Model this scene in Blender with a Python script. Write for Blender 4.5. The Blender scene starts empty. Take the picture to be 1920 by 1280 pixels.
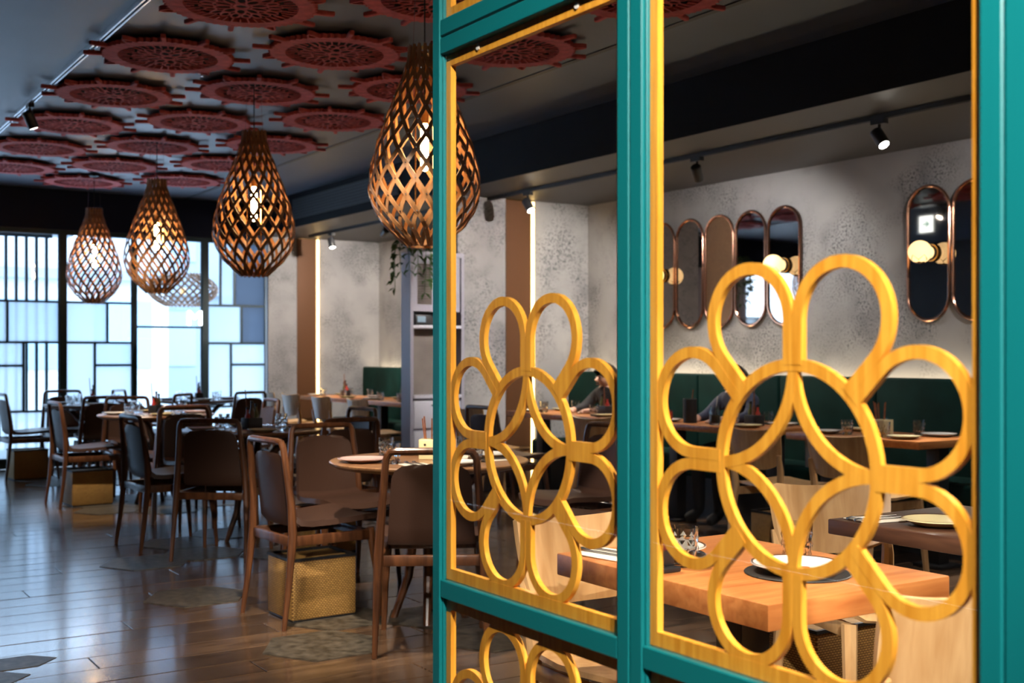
import bpy, bmesh, math, random
from mathutils import Vector, Matrix
random.seed(7)
R = math.radians
PI = math.pi
sc = bpy.context.scene
C = sc.collection

# ------------------------------------------------------------------ camera, world, exposure
YAW = math.atan(1430 / 2200)
cam_d = bpy.data.cameras.new('camera')
cam = bpy.data.objects.new('camera', cam_d)
C.objects.link(cam)
cam.location = (0, 0, 1.25)
cam.rotation_euler = (R(90), 0, -YAW)
cam_d.sensor_width = 36
cam_d.lens = 36 * 2200 / 1920
cam_d.shift_y = 23 / 1920
cam_d.clip_start = .02
cam_d.dof.use_dof = True
cam_d.dof.focus_distance = 3.3
cam_d.dof.aperture_fstop = 4.8
sc.camera = cam

w = bpy.data.worlds.new('world')
sc.world = w
w.use_nodes = True
bg = w.node_tree.nodes['Background']
bg.inputs[0].default_value = (.60, .78, 1.0, 1)
bg.inputs[1].default_value = 10.0
sc.view_settings.view_transform = 'Standard'
sc.view_settings.look = 'None'
sc.view_settings.gamma = 1
sc.view_settings.exposure = 0.0
sc.view_settings.use_curve_mapping = False
sc.cycles.max_bounces = 10
sc.cycles.transparent_max_bounces = 24
sc.cycles.sample_clamp_indirect = 4
sc.cycles.caustics_reflective = False
sc.cycles.caustics_refractive = False

# room numbers (metres; camera at the origin, +Y along the mirror wall, +X across the room)
XM, YW, ZC, ZS, XB = 6.8, 13.6, 3.06, 2.68, 5.18      # mirror wall, window wall, ceiling, soffit, bulkhead
XL, YB, YSTUB, XST = -2.6, -2.4, 9.11, 5.34           # left wall, back wall, stub wall and its free end
XP = 1.2                                              # front face of the partition

# daylight enters through the window wall
pd = bpy.data.lights.new('window_portal', 'AREA')
pd.shape = 'RECTANGLE'; pd.size = 7.8; pd.size_y = 2.7
pd.cycles.is_portal = True
po = bpy.data.objects.new('window_portal', pd)
C.objects.link(po)
po.location = (1.4, YW + .12, 1.35)
po.rotation_euler = (R(-90), 0, 0)

# ------------------------------------------------------------------ materials
def nt(name):
    m = bpy.data.materials.new(name); m.use_nodes = True
    return m, m.node_tree, m.node_tree.nodes['Principled BSDF']

def plain(name, col, rough=.5, metal=0, var=0, vscale=6, bump=0, bscale=80, coat=0):
    m, t, b = nt(name)
    b.inputs['Base Color'].default_value = (*col, 1)
    b.inputs['Roughness'].default_value = rough
    b.inputs['Metallic'].default_value = metal
    b.inputs['Coat Weight'].default_value = coat
    b.inputs['Coat Roughness'].default_value = .15
    if var or bump:
        tc = t.nodes.new('ShaderNodeTexCoord')
    if var:
        n = t.nodes.new('ShaderNodeTexNoise'); n.inputs['Scale'].default_value = vscale
        n.inputs['Detail'].default_value = 6
        t.links.new(tc.outputs['Object'], n.inputs['Vector'])
        r = t.nodes.new('ShaderNodeValToRGB')
        r.color_ramp.elements[0].position = .3; r.color_ramp.elements[1].position = .7
        r.color_ramp.elements[0].color = (*[c * (1 - var) for c in col], 1)
        r.color_ramp.elements[1].color = (*[min(1, c * (1 + var)) for c in col], 1)
        t.links.new(n.outputs['Fac'], r.inputs[0]); t.links.new(r.outputs[0], b.inputs['Base Color'])
    if bump:
        n2 = t.nodes.new('ShaderNodeTexNoise'); n2.inputs['Scale'].default_value = bscale
        t.links.new(tc.outputs['Object'], n2.inputs['Vector'])
        bp = t.nodes.new('ShaderNodeBump'); bp.inputs['Strength'].default_value = bump
        bp.inputs['Distance'].default_value = .004
        t.links.new(n2.outputs['Fac'], bp.inputs['Height']); t.links.new(bp.outputs[0], b.inputs['Normal'])
    return m

def wood(name, c1, c2, rough=.4, stretch=(1, 12, 12), scale=3, coat=0, rnd=0):
    m, t, b = nt(name)
    tc = t.nodes.new('ShaderNodeTexCoord')
    mp = t.nodes.new('ShaderNodeMapping'); mp.inputs['Scale'].default_value = stretch
    t.links.new(tc.outputs['Object'], mp.inputs[0])
    n = t.nodes.new('ShaderNodeTexNoise'); n.inputs['Scale'].default_value = scale
    n.inputs['Detail'].default_value = 8; n.inputs['Distortion'].default_value = .6
    t.links.new(mp.outputs[0], n.inputs['Vector'])
    r = t.nodes.new('ShaderNodeValToRGB')
    r.color_ramp.elements[0].position = .32; r.color_ramp.elements[1].position = .68
    r.color_ramp.elements[0].color = (*c1, 1); r.color_ramp.elements[1].color = (*c2, 1)
    t.links.new(n.outputs['Fac'], r.inputs[0])
    out = r.outputs[0]
    if rnd:
        oi = t.nodes.new('ShaderNodeObjectInfo')
        hs = t.nodes.new('ShaderNodeHueSaturation')
        mr = t.nodes.new('ShaderNodeMapRange'); mr.inputs[3].default_value = 1 - rnd; mr.inputs[4].default_value = 1 + rnd
        t.links.new(oi.outputs['Random'], mr.inputs[0]); t.links.new(mr.outputs[0], hs.inputs['Value'])
        t.links.new(out, hs.inputs['Color']); out = hs.outputs[0]
        ad = t.nodes.new('ShaderNodeVectorMath'); ad.operation = 'ADD'
        sc_ = t.nodes.new('ShaderNodeVectorMath'); sc_.operation = 'SCALE'; sc_.inputs['Scale'].default_value = 37
        cb = t.nodes.new('ShaderNodeCombineXYZ')
        for k in range(3): t.links.new(oi.outputs['Random'], cb.inputs[k])
        t.links.new(cb.outputs[0], sc_.inputs[0]); t.links.new(sc_.outputs[0], ad.inputs[1])
        t.links.new(tc.outputs['Object'], ad.inputs[0]); t.links.new(ad.outputs[0], mp.inputs[0])
    t.links.new(out, b.inputs['Base Color'])
    b.inputs['Roughness'].default_value = rough
    b.inputs['Coat Weight'].default_value = coat
    b.inputs['Coat Roughness'].default_value = .12
    return m

def emit(name, col, s):
    m, t, b = nt(name)
    b.inputs['Base Color'].default_value = (*col, 1)
    b.inputs['Emission Color'].default_value = (*col, 1)
    b.inputs['Emission Strength'].default_value = s
    return m

def glass(name, tint=(1, 1, 1), milk=0, ior=1.5, rough=0, mc=(.60, .70, .79)):
    m, t, b = nt(name)
    t.nodes.remove(b)
    o = t.nodes['Material Output']
    tr = t.nodes.new('ShaderNodeBsdfTransparent'); tr.inputs[0].default_value = (*tint, 1)
    gl = t.nodes.new('ShaderNodeBsdfGlossy'); gl.inputs['Roughness'].default_value = rough
    lw = t.nodes.new('ShaderNodeLayerWeight'); lw.inputs['Blend'].default_value = .5
    pw = t.nodes.new('ShaderNodeMath'); pw.operation = 'POWER'; pw.inputs[1].default_value = 5
    t.links.new(lw.outputs['Facing'], pw.inputs[0])
    fr = t.nodes.new('ShaderNodeMath'); fr.operation = 'MULTIPLY_ADD'
    f0 = ((ior - 1) / (ior + 1)) ** 2
    fr.inputs[1].default_value = 1 - f0; fr.inputs[2].default_value = f0
    t.links.new(pw.outputs[0], fr.inputs[0])
    mx = t.nodes.new('ShaderNodeMixShader')
    src = tr
    if milk:
        tl = t.nodes.new('ShaderNodeBsdfTranslucent'); tl.inputs[0].default_value = (*mc, 1)
        m2 = t.nodes.new('ShaderNodeMixShader'); m2.inputs[0].default_value = milk
        t.links.new(tr.outputs[0], m2.inputs[1]); t.links.new(tl.outputs[0], m2.inputs[2]); src = m2
    t.links.new(fr.outputs[0], mx.inputs[0]); t.links.new(src.outputs[0], mx.inputs[1]); t.links.new(gl.outputs[0], mx.inputs[2])
    t.links.new(mx.outputs[0], o.inputs[0])
    return m

def plaster(name):
    m, t, b = nt(name)
    g = t.nodes.new('ShaderNodeNewGeometry')
    def noise(s, d=5, dist=0):
        n = t.nodes.new('ShaderNodeTexNoise'); n.inputs['Scale'].default_value = s; n.inputs['Detail'].default_value = d
        n.inputs['Distortion'].default_value = dist
        t.links.new(g.outputs['Position'], n.inputs['Vector']); return n
    def ramp(src, p0, p1, c0, c1):
        r = t.nodes.new('ShaderNodeValToRGB')
        r.color_ramp.elements[0].position = p0; r.color_ramp.elements[1].position = p1
        r.color_ramp.elements[0].color = c0; r.color_ramp.elements[1].color = c1
        t.links.new(src, r.inputs[0]); return r
    base = ramp(noise(1.3, 6).outputs['Fac'], .3, .7, (.25, .24, .245, 1), (.38, .365, .36, 1))
    patch = ramp(noise(2.1, 3, .4).outputs['Fac'], .42, .62, (0, 0, 0, 1), (1, 1, 1, 1))
    speck = ramp(noise(60, 4).outputs['Fac'], .46, .66, (0, 0, 0, 1), (1, 1, 1, 1))
    soft = ramp(noise(5, 7).outputs['Fac'], .42, .7, (0, 0, 0, 1), (.55, .55, .55, 1))
    ad = t.nodes.new('ShaderNodeMath'); ad.operation = 'MAXIMUM'
    t.links.new(speck.outputs[0], ad.inputs[0]); t.links.new(soft.outputs[0], ad.inputs[1])
    mu = t.nodes.new('ShaderNodeMath'); mu.operation = 'MULTIPLY'
    t.links.new(patch.outputs[0], mu.inputs[0]); t.links.new(ad.outputs[0], mu.inputs[1])
    mx = t.nodes.new('ShaderNodeMix'); mx.data_type = 'RGBA'
    mx.inputs['B'].default_value = (.07, .07, .08, 1)
    t.links.new(mu.outputs[0], mx.inputs['Factor']); t.links.new(base.outputs[0], mx.inputs['A'])
    t.links.new(mx.outputs['Result'], b.inputs['Base Color'])
    b.inputs['Roughness'].default_value = .75
    return m

def weave(name, c1, c2):
    m, t, b = nt(name)
    tc = t.nodes.new('ShaderNodeTexCoord')
    sp = t.nodes.new('ShaderNodeSeparateXYZ'); t.links.new(tc.outputs['Object'], sp.inputs[0])
    ad = t.nodes.new('ShaderNodeMath'); ad.operation = 'ADD'
    t.links.new(sp.outputs[0], ad.inputs[0]); t.links.new(sp.outputs[1], ad.inputs[1])
    cb = t.nodes.new('ShaderNodeCombineXYZ')
    t.links.new(ad.outputs[0], cb.inputs[0]); t.links.new(sp.outputs[2], cb.inputs[1])
    br = t.nodes.new('ShaderNodeTexBrick')
    br.inputs['Scale'].default_value = 1
    br.inputs['Brick Width'].default_value = .015; br.inputs['Row Height'].default_value = .0085
    br.inputs['Mortar Size'].default_value = .0016; br.inputs['Bias'].default_value = 0
    br.inputs['Color1'].default_value = (*c1, 1); br.inputs['Color2'].default_value = (*[.75 * v for v in c1], 1)
    br.inputs['Mortar'].default_value = (*c2, 1)
    t.links.new(cb.outputs[0], br.inputs['Vector'])
    t.links.new(br.outputs['Color'], b.inputs['Base Color'])
    bp = t.nodes.new('ShaderNodeBump'); bp.inputs['Strength'].default_value = .6; bp.invert = True
    bp.inputs['Distance'].default_value = .004
    t.links.new(br.outputs['Fac'], bp.inputs['Height']); t.links.new(bp.outputs[0], b.inputs['Normal'])
    b.inputs['Roughness'].default_value = .55
    return m

MT = dict(
    plaster=plaster('mottled_plaster'),
    ceiling=plain('ceiling_paint', (.075, .095, .135), .45, var=.12, vscale=1.5),
    soffit=plain('soffit_paint', (.042, .040, .042), .5),
    lintel=plain('lintel_paint', (.006, .009, .028), .5),
    bulk=plain('bulkhead_paint', (.006, .007, .010), .6),
    darkwall=plain('dark_wall', (.05, .05, .055), .7),
    plank=wood('plank_wood', (.045, .026, .016), (.14, .082, .047), .24, (1.2, 14, 14), 3, .5, .3),
    sub=plain('subfloor', (.012, .009, .008), .8),
    stone=plain('grey_stone', (.065, .055, .042), .4, var=.75, vscale=22, bump=.3, bscale=30),
    teal=plain('teal_paint', (.001, .112, .122), .38, bump=.05, bscale=300),
    yellow=wood('amber_wood', (.66, .27, .022), (.86, .42, .05), .35, (10, 10, .6), 8, .3),
    walnut=wood('walnut', (.05, .018, .008), (.14, .052, .02), .33, (8, 8, 1), 4, .2),
    leather=plain('brown_leather', (.058, .029, .02), .42, bump=.15, bscale=220),
    ply=wood('pale_plywood', (.48, .27, .11), (.66, .42, .2), .35, (6, 6, .8), 4, .15),
    oak=wood('table_oak', (.36, .12, .032), (.52, .21, .062), .35, (1, 10, 10), 4, .2),
    round=wood('round_table_wood', (.20, .095, .045), (.36, .19, .09), .35, (1, 10, 10), 4, .2),
    darktop=wood('dark_table_wood', (.045, .02, .013), (.10, .045, .027), .3, (10, 1, 10), 4, .25),
    black=plain('black_metal', (.012, .012, .014), .45),
    steel=plain('steel', (.6, .6, .62), .25, 1),
    white=plain('white_ceramic', (.8, .8, .77), .2, coat=.5),
    pink=plain('pink_ceramic', (.72, .5, .47), .25, coat=.5),
    cream=plain('cream_ceramic', (.74, .64, .36), .25, coat=.5),
    red=plain('red_plastic', (.45, .03, .02), .35),
    gwheel=plain('crimson_felt', (.50, .085, .085), .85, var=.25, vscale=20, bump=.4, bscale=90),
    gback=plain('maroon_gap_shade', (.012, .002, .004), .9),
    lampwood=wood('lamp_wood', (.20, .09, .035), (.38, .19, .08), .4, (8, 8, 2), 5),
    bulb=emit('warm_bulb', (1, .62, .27), 120),
    led=emit('warm_led', (1, .66, .25), 9),
    ledwhite=emit('led_cove', (1, .83, .55), 10),
    spotlens=emit('spot_lens', (1, .93, .82), 60),
    globe=emit('globe_glass', (1, .68, .32), 1.7),
    brass=plain('brass', (.55, .33, .12), .25, 1),
    copper=plain('copper_frame', (.50, .25, .16), .18, 1),
    mirror=plain('bronze_mirror', (.40, .36, .33), .03, 1),
    cane=weave('bronze_cane', (.24, .13, .065), (.10, .05, .025)),
    bronze=plain('bronze_panel', (.13, .055, .022), .38, .3),
    green=plain('green_velvet', (.003, .024, .02), .75, var=.3, vscale=5),
    wicker=weave('rattan', (.62, .36, .10), (.16, .07, .015)),
    grey=plain('grey_lacquer', (.30, .29, .36), .4),
    drawer=plain('pale_lacquer', (.5, .5, .58), .35),
    concrete=plain('taupe_board', (.17, .145, .13), .6, var=.2, vscale=4),
    leaf=plain('leaf', (.05, .11, .03), .5, var=.4, vscale=20),
    glass=glass('clear_glass'),
    winclear=glass('window_clear', (.90, .93, .96)),
    winmilk=glass('window_frosted', (.80, .85, .89), .6, mc=(.52, .57, .60)),
    wingrey=glass('window_grey', (.30, .33, .38), .6, mc=(.23, .25, .28)),
    tumbler=plain('tumbler_glass', (.97, .98, .98), .02),
    maroon=plain('maroon_card', (.10, .012, .012), .5),
    hair=plain('dark_hair', (.012, .008, .006), .5),
    skin=plain('skin', (.48, .28, .2), .5),
    navy=plain('navy_cloth', (.02, .028, .06), .8, var=.2, vscale=12),
    coal=plain('black_cloth', (.010, .010, .012), .85, var=.2, vscale=12),
    winframe=plain('window_frame_teal', (.004, .028, .034), .5),
    facade=plain('white_facade', (.42, .44, .46), .8),
    facade2=plain('grey_facade', (.22, .26, .3), .8),
    opane=plain('facade_window', (.22, .32, .42), .2),
    pave=plain('pavement', (.75, .76, .78), .8),
    louver=plain('louver', (.03, .035, .045), .5),
    celadon=plain('celadon_glaze', (.30, .40, .34), .3, coat=.4),
    olive=plain('olive_glaze', (.10, .11, .03), .4),
    paper=plain('paper', (.7, .68, .64), .8),
    ink=plain('ink', (.02, .02, .02), .8),
    signw=emit('sign_face', (.85, .95, .95), 5),
    signg=emit('sign_green', (.0, .35, .22), 1.2),
    stick=wood('chopstick', (.16, .05, .02), (.3, .11, .04), .5),
    mat=plain('black_mat', (.01, .01, .011), .6),
    letter=emit('sign_letter', (.95, .97, 1), 5),
    napkin=plain('napkin', (.65, .6, .52), .9),
)

def spec(key, v): MT[key].node_tree.nodes['Principled BSDF'].inputs['Specular IOR Level'].default_value = v
for k_, v_ in (('green', .12), ('bulk', .1), ('leather', .3), ('lintel', .15)): spec(k_, v_)
tb_ = MT['tumbler'].node_tree.nodes['Principled BSDF']
tb_.inputs['Transmission Weight'].default_value = 1; tb_.inputs['IOR'].default_value = 1.45
# ------------------------------------------------------------------ mesh helpers
class MB:
    def __init__(s): s.v = []; s.f = []
    def add(s, v, f):
        k = len(s.v); s.v += [tuple(p) for p in v]; s.f += [tuple(i + k for i in q) for q in f]; return s
    def box(s, x0, x1, y0, y1, z0, z1):
        return s.add([(x0, y0, z0), (x1, y0, z0), (x1, y1, z0), (x0, y1, z0), (x0, y0, z1), (x1, y0, z1), (x1, y1, z1), (x0, y1, z1)],
                     [(0, 3, 2, 1), (4, 5, 6, 7), (0, 1, 5, 4), (1, 2, 6, 5), (2, 3, 7, 6), (3, 0, 4, 7)])
    def bbox(s, x0, x1, y0, y1, z0, z1, b=.004, seg=2):
        bm = bmesh.new()
        bmesh.ops.create_cube(bm, size=1)
        for q in bm.verts:
            q.co = ((x0 + x1) / 2 + q.co.x * (x1 - x0), (y0 + y1) / 2 + q.co.y * (y1 - y0), (z0 + z1) / 2 + q.co.z * (z1 - z0))
        bmesh.ops.bevel(bm, geom=bm.edges[:], offset=b, segments=seg, profile=.5, affect='EDGES')
        bm.verts.index_update()
        s.add([q.co.copy() for q in bm.verts], [[q.index for q in fc.verts] for fc in bm.faces]); bm.free(); return s
    def tube(s, pts, rad, n=8, cap=True, flat=1.0):
        pts = [Vector(p) for p in pts]
        if not hasattr(rad, '__len__'): rad = [rad] * len(pts)
        vs = []; ref = None
        for i, p in enumerate(pts):
            t = (pts[min(i + 1, len(pts) - 1)] - pts[max(i - 1, 0)]).normalized()
            if ref is None:
                ref = Vector((0, 0, 1)) if abs(t.z) < .9 else Vector((1, 0, 0))
            a = t.cross(ref).normalized(); b = a.cross(t).normalized(); ref = b
            for k in range(n):
                q = 2 * PI * (k + .5) / n
                vs.append(p + (a * math.cos(q) + b * math.sin(q) * flat) * rad[i])
        fs = []
        for i in range(len(pts) - 1):
            for k in range(n):
                k2 = (k + 1) % n
                fs.append((i * n + k, i * n + k2, (i + 1) * n + k2, (i + 1) * n + k))
        if cap:
            fs.append(tuple(range(n - 1, -1, -1))); fs.append(tuple(range((len(pts) - 1) * n, len(pts) * n)))
        return s.add(vs, fs)
    def lathe(s, prof, n=24, c=(0, 0, 0)):
        vs = []; fs = []
        for r, z in prof:
            for k in range(n):
                q = 2 * PI * k / n
                vs.append((c[0] + r * math.cos(q), c[1] + r * math.sin(q), c[2] + z))
        for i in range(len(prof) - 1):
            for k in range(n):
                k2 = (k + 1) % n
                fs.append((i * n + k, i * n + k2, (i + 1) * n + k2, (i + 1) * n + k))
        if prof[0] == prof[-1]: return s.add(vs, fs)
        if prof[0][0] > 1e-6: fs.append(tuple(range(n - 1, -1, -1)))
        if prof[-1][0] > 1e-6: fs.append(tuple(range((len(prof) - 1) * n, len(prof) * n)))
        return s.add(vs, fs)
    def prism(s, poly, d, axis='z', o=0):
        n = len(poly)
        def P(a, b, h):
            return {'z': (a, b, h), 'x': (h, a, b), 'y': (a, h, b)}[axis]
        vs = [P(a, b, o) for a, b in poly] + [P(a, b, o + d) for a, b in poly]
        fs = [tuple(range(n - 1, -1, -1)), tuple(range(n, 2 * n))] + [(i, (i + 1) % n, n + (i + 1) % n, n + i) for i in range(n)]
        return s.add(vs, fs)
    def ribbon(s, pts, wd, h0, h1, axis='x', closed=False):
        n = len(pts); L = []; Rr = []
        for i, (a, b) in enumerate(pts):
            if closed: p, q = pts[i - 1], pts[(i + 1) % n]
            else: p, q = pts[max(i - 1, 0)], pts[min(i + 1, n - 1)]
            dx, dy = q[0] - p[0], q[1] - p[1]; l = math.hypot(dx, dy) or 1
            nx, ny = -dy / l * wd / 2, dx / l * wd / 2
            L.append((a + nx, b + ny)); Rr.append((a - nx, b - ny))
        def P(ab, h): return {'z': (ab[0], ab[1], h), 'x': (h, ab[0], ab[1]), 'y': (ab[0], h, ab[1])}[axis]
        vs = []
        for i in range(n): vs += [P(L[i], h0), P(Rr[i], h0), P(Rr[i], h1), P(L[i], h1)]
        fs = []
        for i in range(n if closed else n - 1):
            j = (i + 1) % n
            for k in range(4):
                k2 = (k + 1) % 4
                fs.append((i * 4 + k, i * 4 + k2, j * 4 + k2, j * 4 + k))
        if not closed: fs += [(3, 2, 1, 0), tuple((n - 1) * 4 + k for k in range(4))]
        return s.add(vs, fs)
    def slab(s, rows, th):
        """rows: list of rows of points (grid); thickened by th along the surface normal"""
        m, n = len(rows), len(rows[0]); g = [[Vector(p) for p in r] for r in rows]
        top = []
        for i in range(m):
            for j in range(n):
                du = g[min(i + 1, m - 1)][j] - g[max(i - 1, 0)][j]
                dv = g[i][min(j + 1, n - 1)] - g[i][max(j - 1, 0)]
                nn = du.cross(dv)
                nn = nn.normalized() if nn.length > 1e-9 else Vector((0, 0, 1))
                top.append(g[i][j] + nn * th)
        vs = [g[i][j] for i in range(m) for j in range(n)] + top
        o = m * n; fs = []
        for i in range(m - 1):
            for j in range(n - 1):
                a, b, c, d = i * n + j, i * n + j + 1, (i + 1) * n + j + 1, (i + 1) * n + j
                fs.append((d, c, b, a)); fs.append((o + a, o + b, o + c, o + d))
        per = [(0, j) for j in range(n)] + [(i, n - 1) for i in range(1, m)] + [(m - 1, j) for j in range(n - 2, -1, -1)] + [(i, 0) for i in range(m - 2, 0, -1)]
        idx = [i * n + j for i, j in per]
        for k in range(len(idx)):
            a, b = idx[k], idx[(k + 1) % len(idx)]
            fs.append((a, b, o + b, o + a))
        return s.add(vs, fs)
    def mesh(s, name, mat, smooth=True, fix=True):
        me = bpy.data.meshes.new(name); me.from_pydata(s.v, [], s.f)
        if fix:
            bm = bmesh.new(); bm.from_mesh(me); bmesh.ops.recalc_face_normals(bm, faces=bm.faces[:]); bm.to_mesh(me); bm.free()
        me.materials.append(MT[mat])
        if smooth:
            me.shade_smooth(); me.set_sharp_from_angle(angle=R(35))
        return me
    def build(s, name, mat, parent=None, loc=None, smooth=True):
        return link(name, s.mesh(name, mat, smooth), parent, loc)

def link(name, me, parent=None, loc=None, rz=0):
    o = bpy.data.objects.new(name, me); C.objects.link(o)
    if parent: o.parent = parent
    if loc is not None: o.location = loc
    if rz: o.rotation_euler.z = rz
    return o
def tag(o, label=None, cat=None, group=None, kind=None):
    for k, v in (('label', label), ('category', cat), ('group', group), ('kind', kind)):
        if v: o[k] = v
    return o
def thing(name, loc, label, cat, group=None, rz=0):
    o = link(name, None, None, loc, rz)
    return tag(o, label, cat, group)
def copy_tree(o, parent=None, loc=None, rz=None, label=None, group=None):
    c = o.copy(); C.objects.link(c); c.parent = parent
    for ch in o.children: copy_tree(ch, c)
    if loc is not None: c.location = loc
    if rz is not None: c.rotation_euler.z = rz
    if label: c['label'] = label
    if group: c['group'] = group
    return c
class Proto:
    """first use places the original, later uses place copies"""
    def __init__(s, fn): s.fn = fn; s.o = None
    def put(s, loc, rz, label, group=None):
        if s.o is None:
            s.o = s.fn(); s.o.location = loc; s.o.rotation_euler.z = rz; s.o['label'] = label
            if group: s.o['group'] = group
            return s.o
        return copy_tree(s.o, None, loc, rz, label, group)
def struct(name, mb, mat, smooth=False):
    return tag(mb.build(name, mat, smooth=smooth), kind='structure')
def spot(loc, aim, energy, size=60, col=(1, .86, .68), blend=.5, rad=.03, parent=None):
    d = bpy.data.lights.new('spot_beam', 'SPOT'); d.energy = energy; d.spot_size = R(size); d.spot_blend = blend
    d.color = col; d.shadow_soft_size = rad
    o = bpy.data.objects.new('spot_beam', d); C.objects.link(o)
    o.location = loc
    o.rotation_euler = (Vector(aim) - Vector(loc)).to_track_quat('-Z', 'Y').to_euler()
    if parent:
        o.parent = parent; o.matrix_parent_inverse = parent.matrix_world.inverted()
    return o

# ------------------------------------------------------------------ the room
fl = struct('floor', MB().box(XL, XM + .2, YB, YW + .1, -.06, -.012), 'sub')
# planks: boards along X, staggered end joints; the wide ones in view are single pieces
PW = .2
plank_meshes = {}
yy = 1.0
row = 0
while yy < 13.3:
    x = -1.4 + (row * .83) % 2.2 - 2.2
    x_min = .10 * yy - .1
    x_max = min(XM, 1.75 * yy + .6)
    while x < x_max:
        L = 2.2
        x0, x1 = max(x, x_min - .1), min(x + L, x_max)
        if x1 - x0 > .15:
            b = .0025
            key = (round(x1 - x0, 3), (row * 7 + int(x * 3)) % 3)
            if key not in plank_meshes:
                plank_meshes[key] = MB().bbox(0, x1 - x0 - .004, 0, PW - .0035, -.014, 0, .002, 1).mesh('plank', 'plank', False)
            link('plank', plank_meshes[key], fl, (x0, yy, random.uniform(-.0008, .0006)))
        x += L
    yy += PW; row += 1
# side strips of the floor outside the view
MB().box(XL, XM, YB, 1.0, -.014, 0).build('floor_border', 'plank', fl, smooth=False)
MB().box(XL, .2, 1.0, YW, -.014, -.001).build('floor_border', 'plank', fl, smooth=False)
MB().box(.2, XM, 13.4, YW, -.014, -.001).build('floor_border', 'plank', fl, smooth=False)
# stone hexagons let into the boards
def hexa(r, sx=1.0):
    return [(r * math.cos(R(60 * k)) * sx, r * math.sin(R(60 * k))) for k in range(6)]
hexm = MB().prism(hexa(.27), .006, 'z', -.002).mesh('stone_tile', 'stone', False)
hexs = MB().prism([(-.26, 0), (-.17, -.098), (.17, -.098), (.26, 0), (.17, .098), (-.17, .098)], .004, 'z', -.002).mesh('stone_tile', 'stone', False)
dx, dy = .27 * 1.5 + .012, .27 * math.sqrt(3) + .012
for tx, ty, n in ((2.75, 4.87, 2), (2.8, 7.45, 2), (2.82, 9.85, 2), (2.88, 12.1, 1)):
    for i in range(-n, n + 1):
        for j in range(-n, n + 1):
            px, py = tx + i * dx, ty + (j + (i % 2) * .5) * dy
            if math.hypot(px - tx, py - ty) < .27 * 2.9 and random.random() < .88:
                link('stone_tile', hexm, fl, (px, py, 0))
for px, py in ((2.06, 4.66), (1.99, 7.08), (1.93, 5.95)):
    link('stone_tile', hexm, fl, (px, py, -.0005))
for px, py in ((.80, 5.07), (.66, 4.86), (3.3, 3.4), (3.9, 3.2)):
    link('stone_tile', hexs, fl, (px, py, 0))

ce = struct('ceiling', MB().box(XL, XB, YB, YW + .1, ZC, ZC + .12), 'ceiling')
MB().box(4.25, 4.29, YB + .1, YW - .05, ZC - .006, ZC - .0005).build('ceiling_groove', 'black', ce, smooth=False)
so = struct('ceiling_soffit', MB().box(XB, XM + .2, YB, YW + .1, ZS, ZC + .12), 'soffit')
MB().box(XB - .012, XB - .0005, YB + .05, YW - .05, ZS + .0, ZC - .001).build('bulkhead_face', 'bulk', so, smooth=False)
# air grille on the bulkhead
gr = thing('air_grille', (XB - .013, 11.2, 2.88), 'long dark slatted air grille on the bulkhead near the windows', 'air vent')
MB().box(-.012, 0, -1.3, 1.3, -.115, .115).build('backing', 'black', gr, smooth=False)
for k in range(7):
    MB().box(-.02, -.012, -1.28, 1.28, -.1 + k * .031, -.1 + k * .031 + .014).build('slat', 'louver', gr, smooth=False)
wr = struct('wall_right', MB().box(XM, XM + .15, YB, YW + .1, 0, ZS), 'plaster')
struct('wall_back', MB().box(XL, XM, YB - .15, YB, 0, ZC), 'darkwall')
struct('wall_left', MB().box(XL - .15, XL, YB, YW + .1, 0, ZC), 'darkwall')
struct('wall_stub', MB().box(XST, XM, YSTUB, YSTUB + .14, 0, ZS), 'plaster')
struct('wall_far', MB().box(5.30, XM, YW, YW + .15, 0, ZS), 'plaster')
struct('wall_lintel', MB().box(XL, 5.30, YW - .02, YW + .15, 2.62, ZC), 'lintel')
# bronze wall panels with an LED strip
def bronze_panel(x0, x1, y, label):
    t = thing('bronze_wall_panel', ((x0 + x1) / 2, y, 0), label, 'wall panel')
    h = (x1 - x0) / 2
    MB().box(-h, h - .035, -.014, -.001, .02, ZS - .01).build('panel', 'bronze', t, smooth=False)
    MB().box(-h, h, -.02, -.001, ZS - .01, ZS - .002).build('top_trim', 'brass', t, smooth=False)
    MB().box(h - .034, h - .004, -.022, -.001, .06, ZS - .012).build('led_strip', 'led', t, smooth=False)
bronze_panel(5.85, 6.16, YSTUB, 'tall bronze panel with glowing LED edge on the wall stub by the service cabinet')
bronze_panel(5.67, 5.96, YW, 'tall bronze panel with glowing LED edge on the far wall beside the windows')

# ------------------------------------------------------------------ window wall
def window(n, x0, x1, vdiv, thick0, thick1):
    """vdiv: list of (u0,u1,z0,z1,mat) panes in bay fractions"""
    o = struct('window_%d' % n, MB().box(x0 - thick0, x0 + thick0, YW + .01, YW + .09, 0, 2.62), 'winframe')
    fr = MB()
    fr.box(x0 + thick0, x1 - thick1, YW + .02, YW + .08, 0, .1)
    fr.box(x0 + thick0, x1 - thick1, YW + .02, YW + .08, 2.58, 2.62)
    fr.build('frame', 'winframe', o, smooth=False)
    a, b = x0 + thick0, x1 - thick1
    for u0, u1, z0, z1, mt in vdiv:
        px0, px1 = a + (b - a) * u0, a + (b - a) * u1
        p = MB().box(px0 + .012, px1 - .012, YW + .047, YW + .053, z0 + .012, z1 - .012).build('pane', mt, o, smooth=False)
        m = MB()
        for q in ((px0, px0 + .012, z0, z1), (px1 - .012, px1, z0, z1), (px0 + .012, px1 - .012, z0, z0 + .012), (px0 + .012, px1 - .012, z1 - .012, z1)):
            m.box(q[0], q[1], YW + .035, YW + .065, q[2], q[3])
        m.build('glazing_bar', 'winframe', o, smooth=False)
    return o
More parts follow.
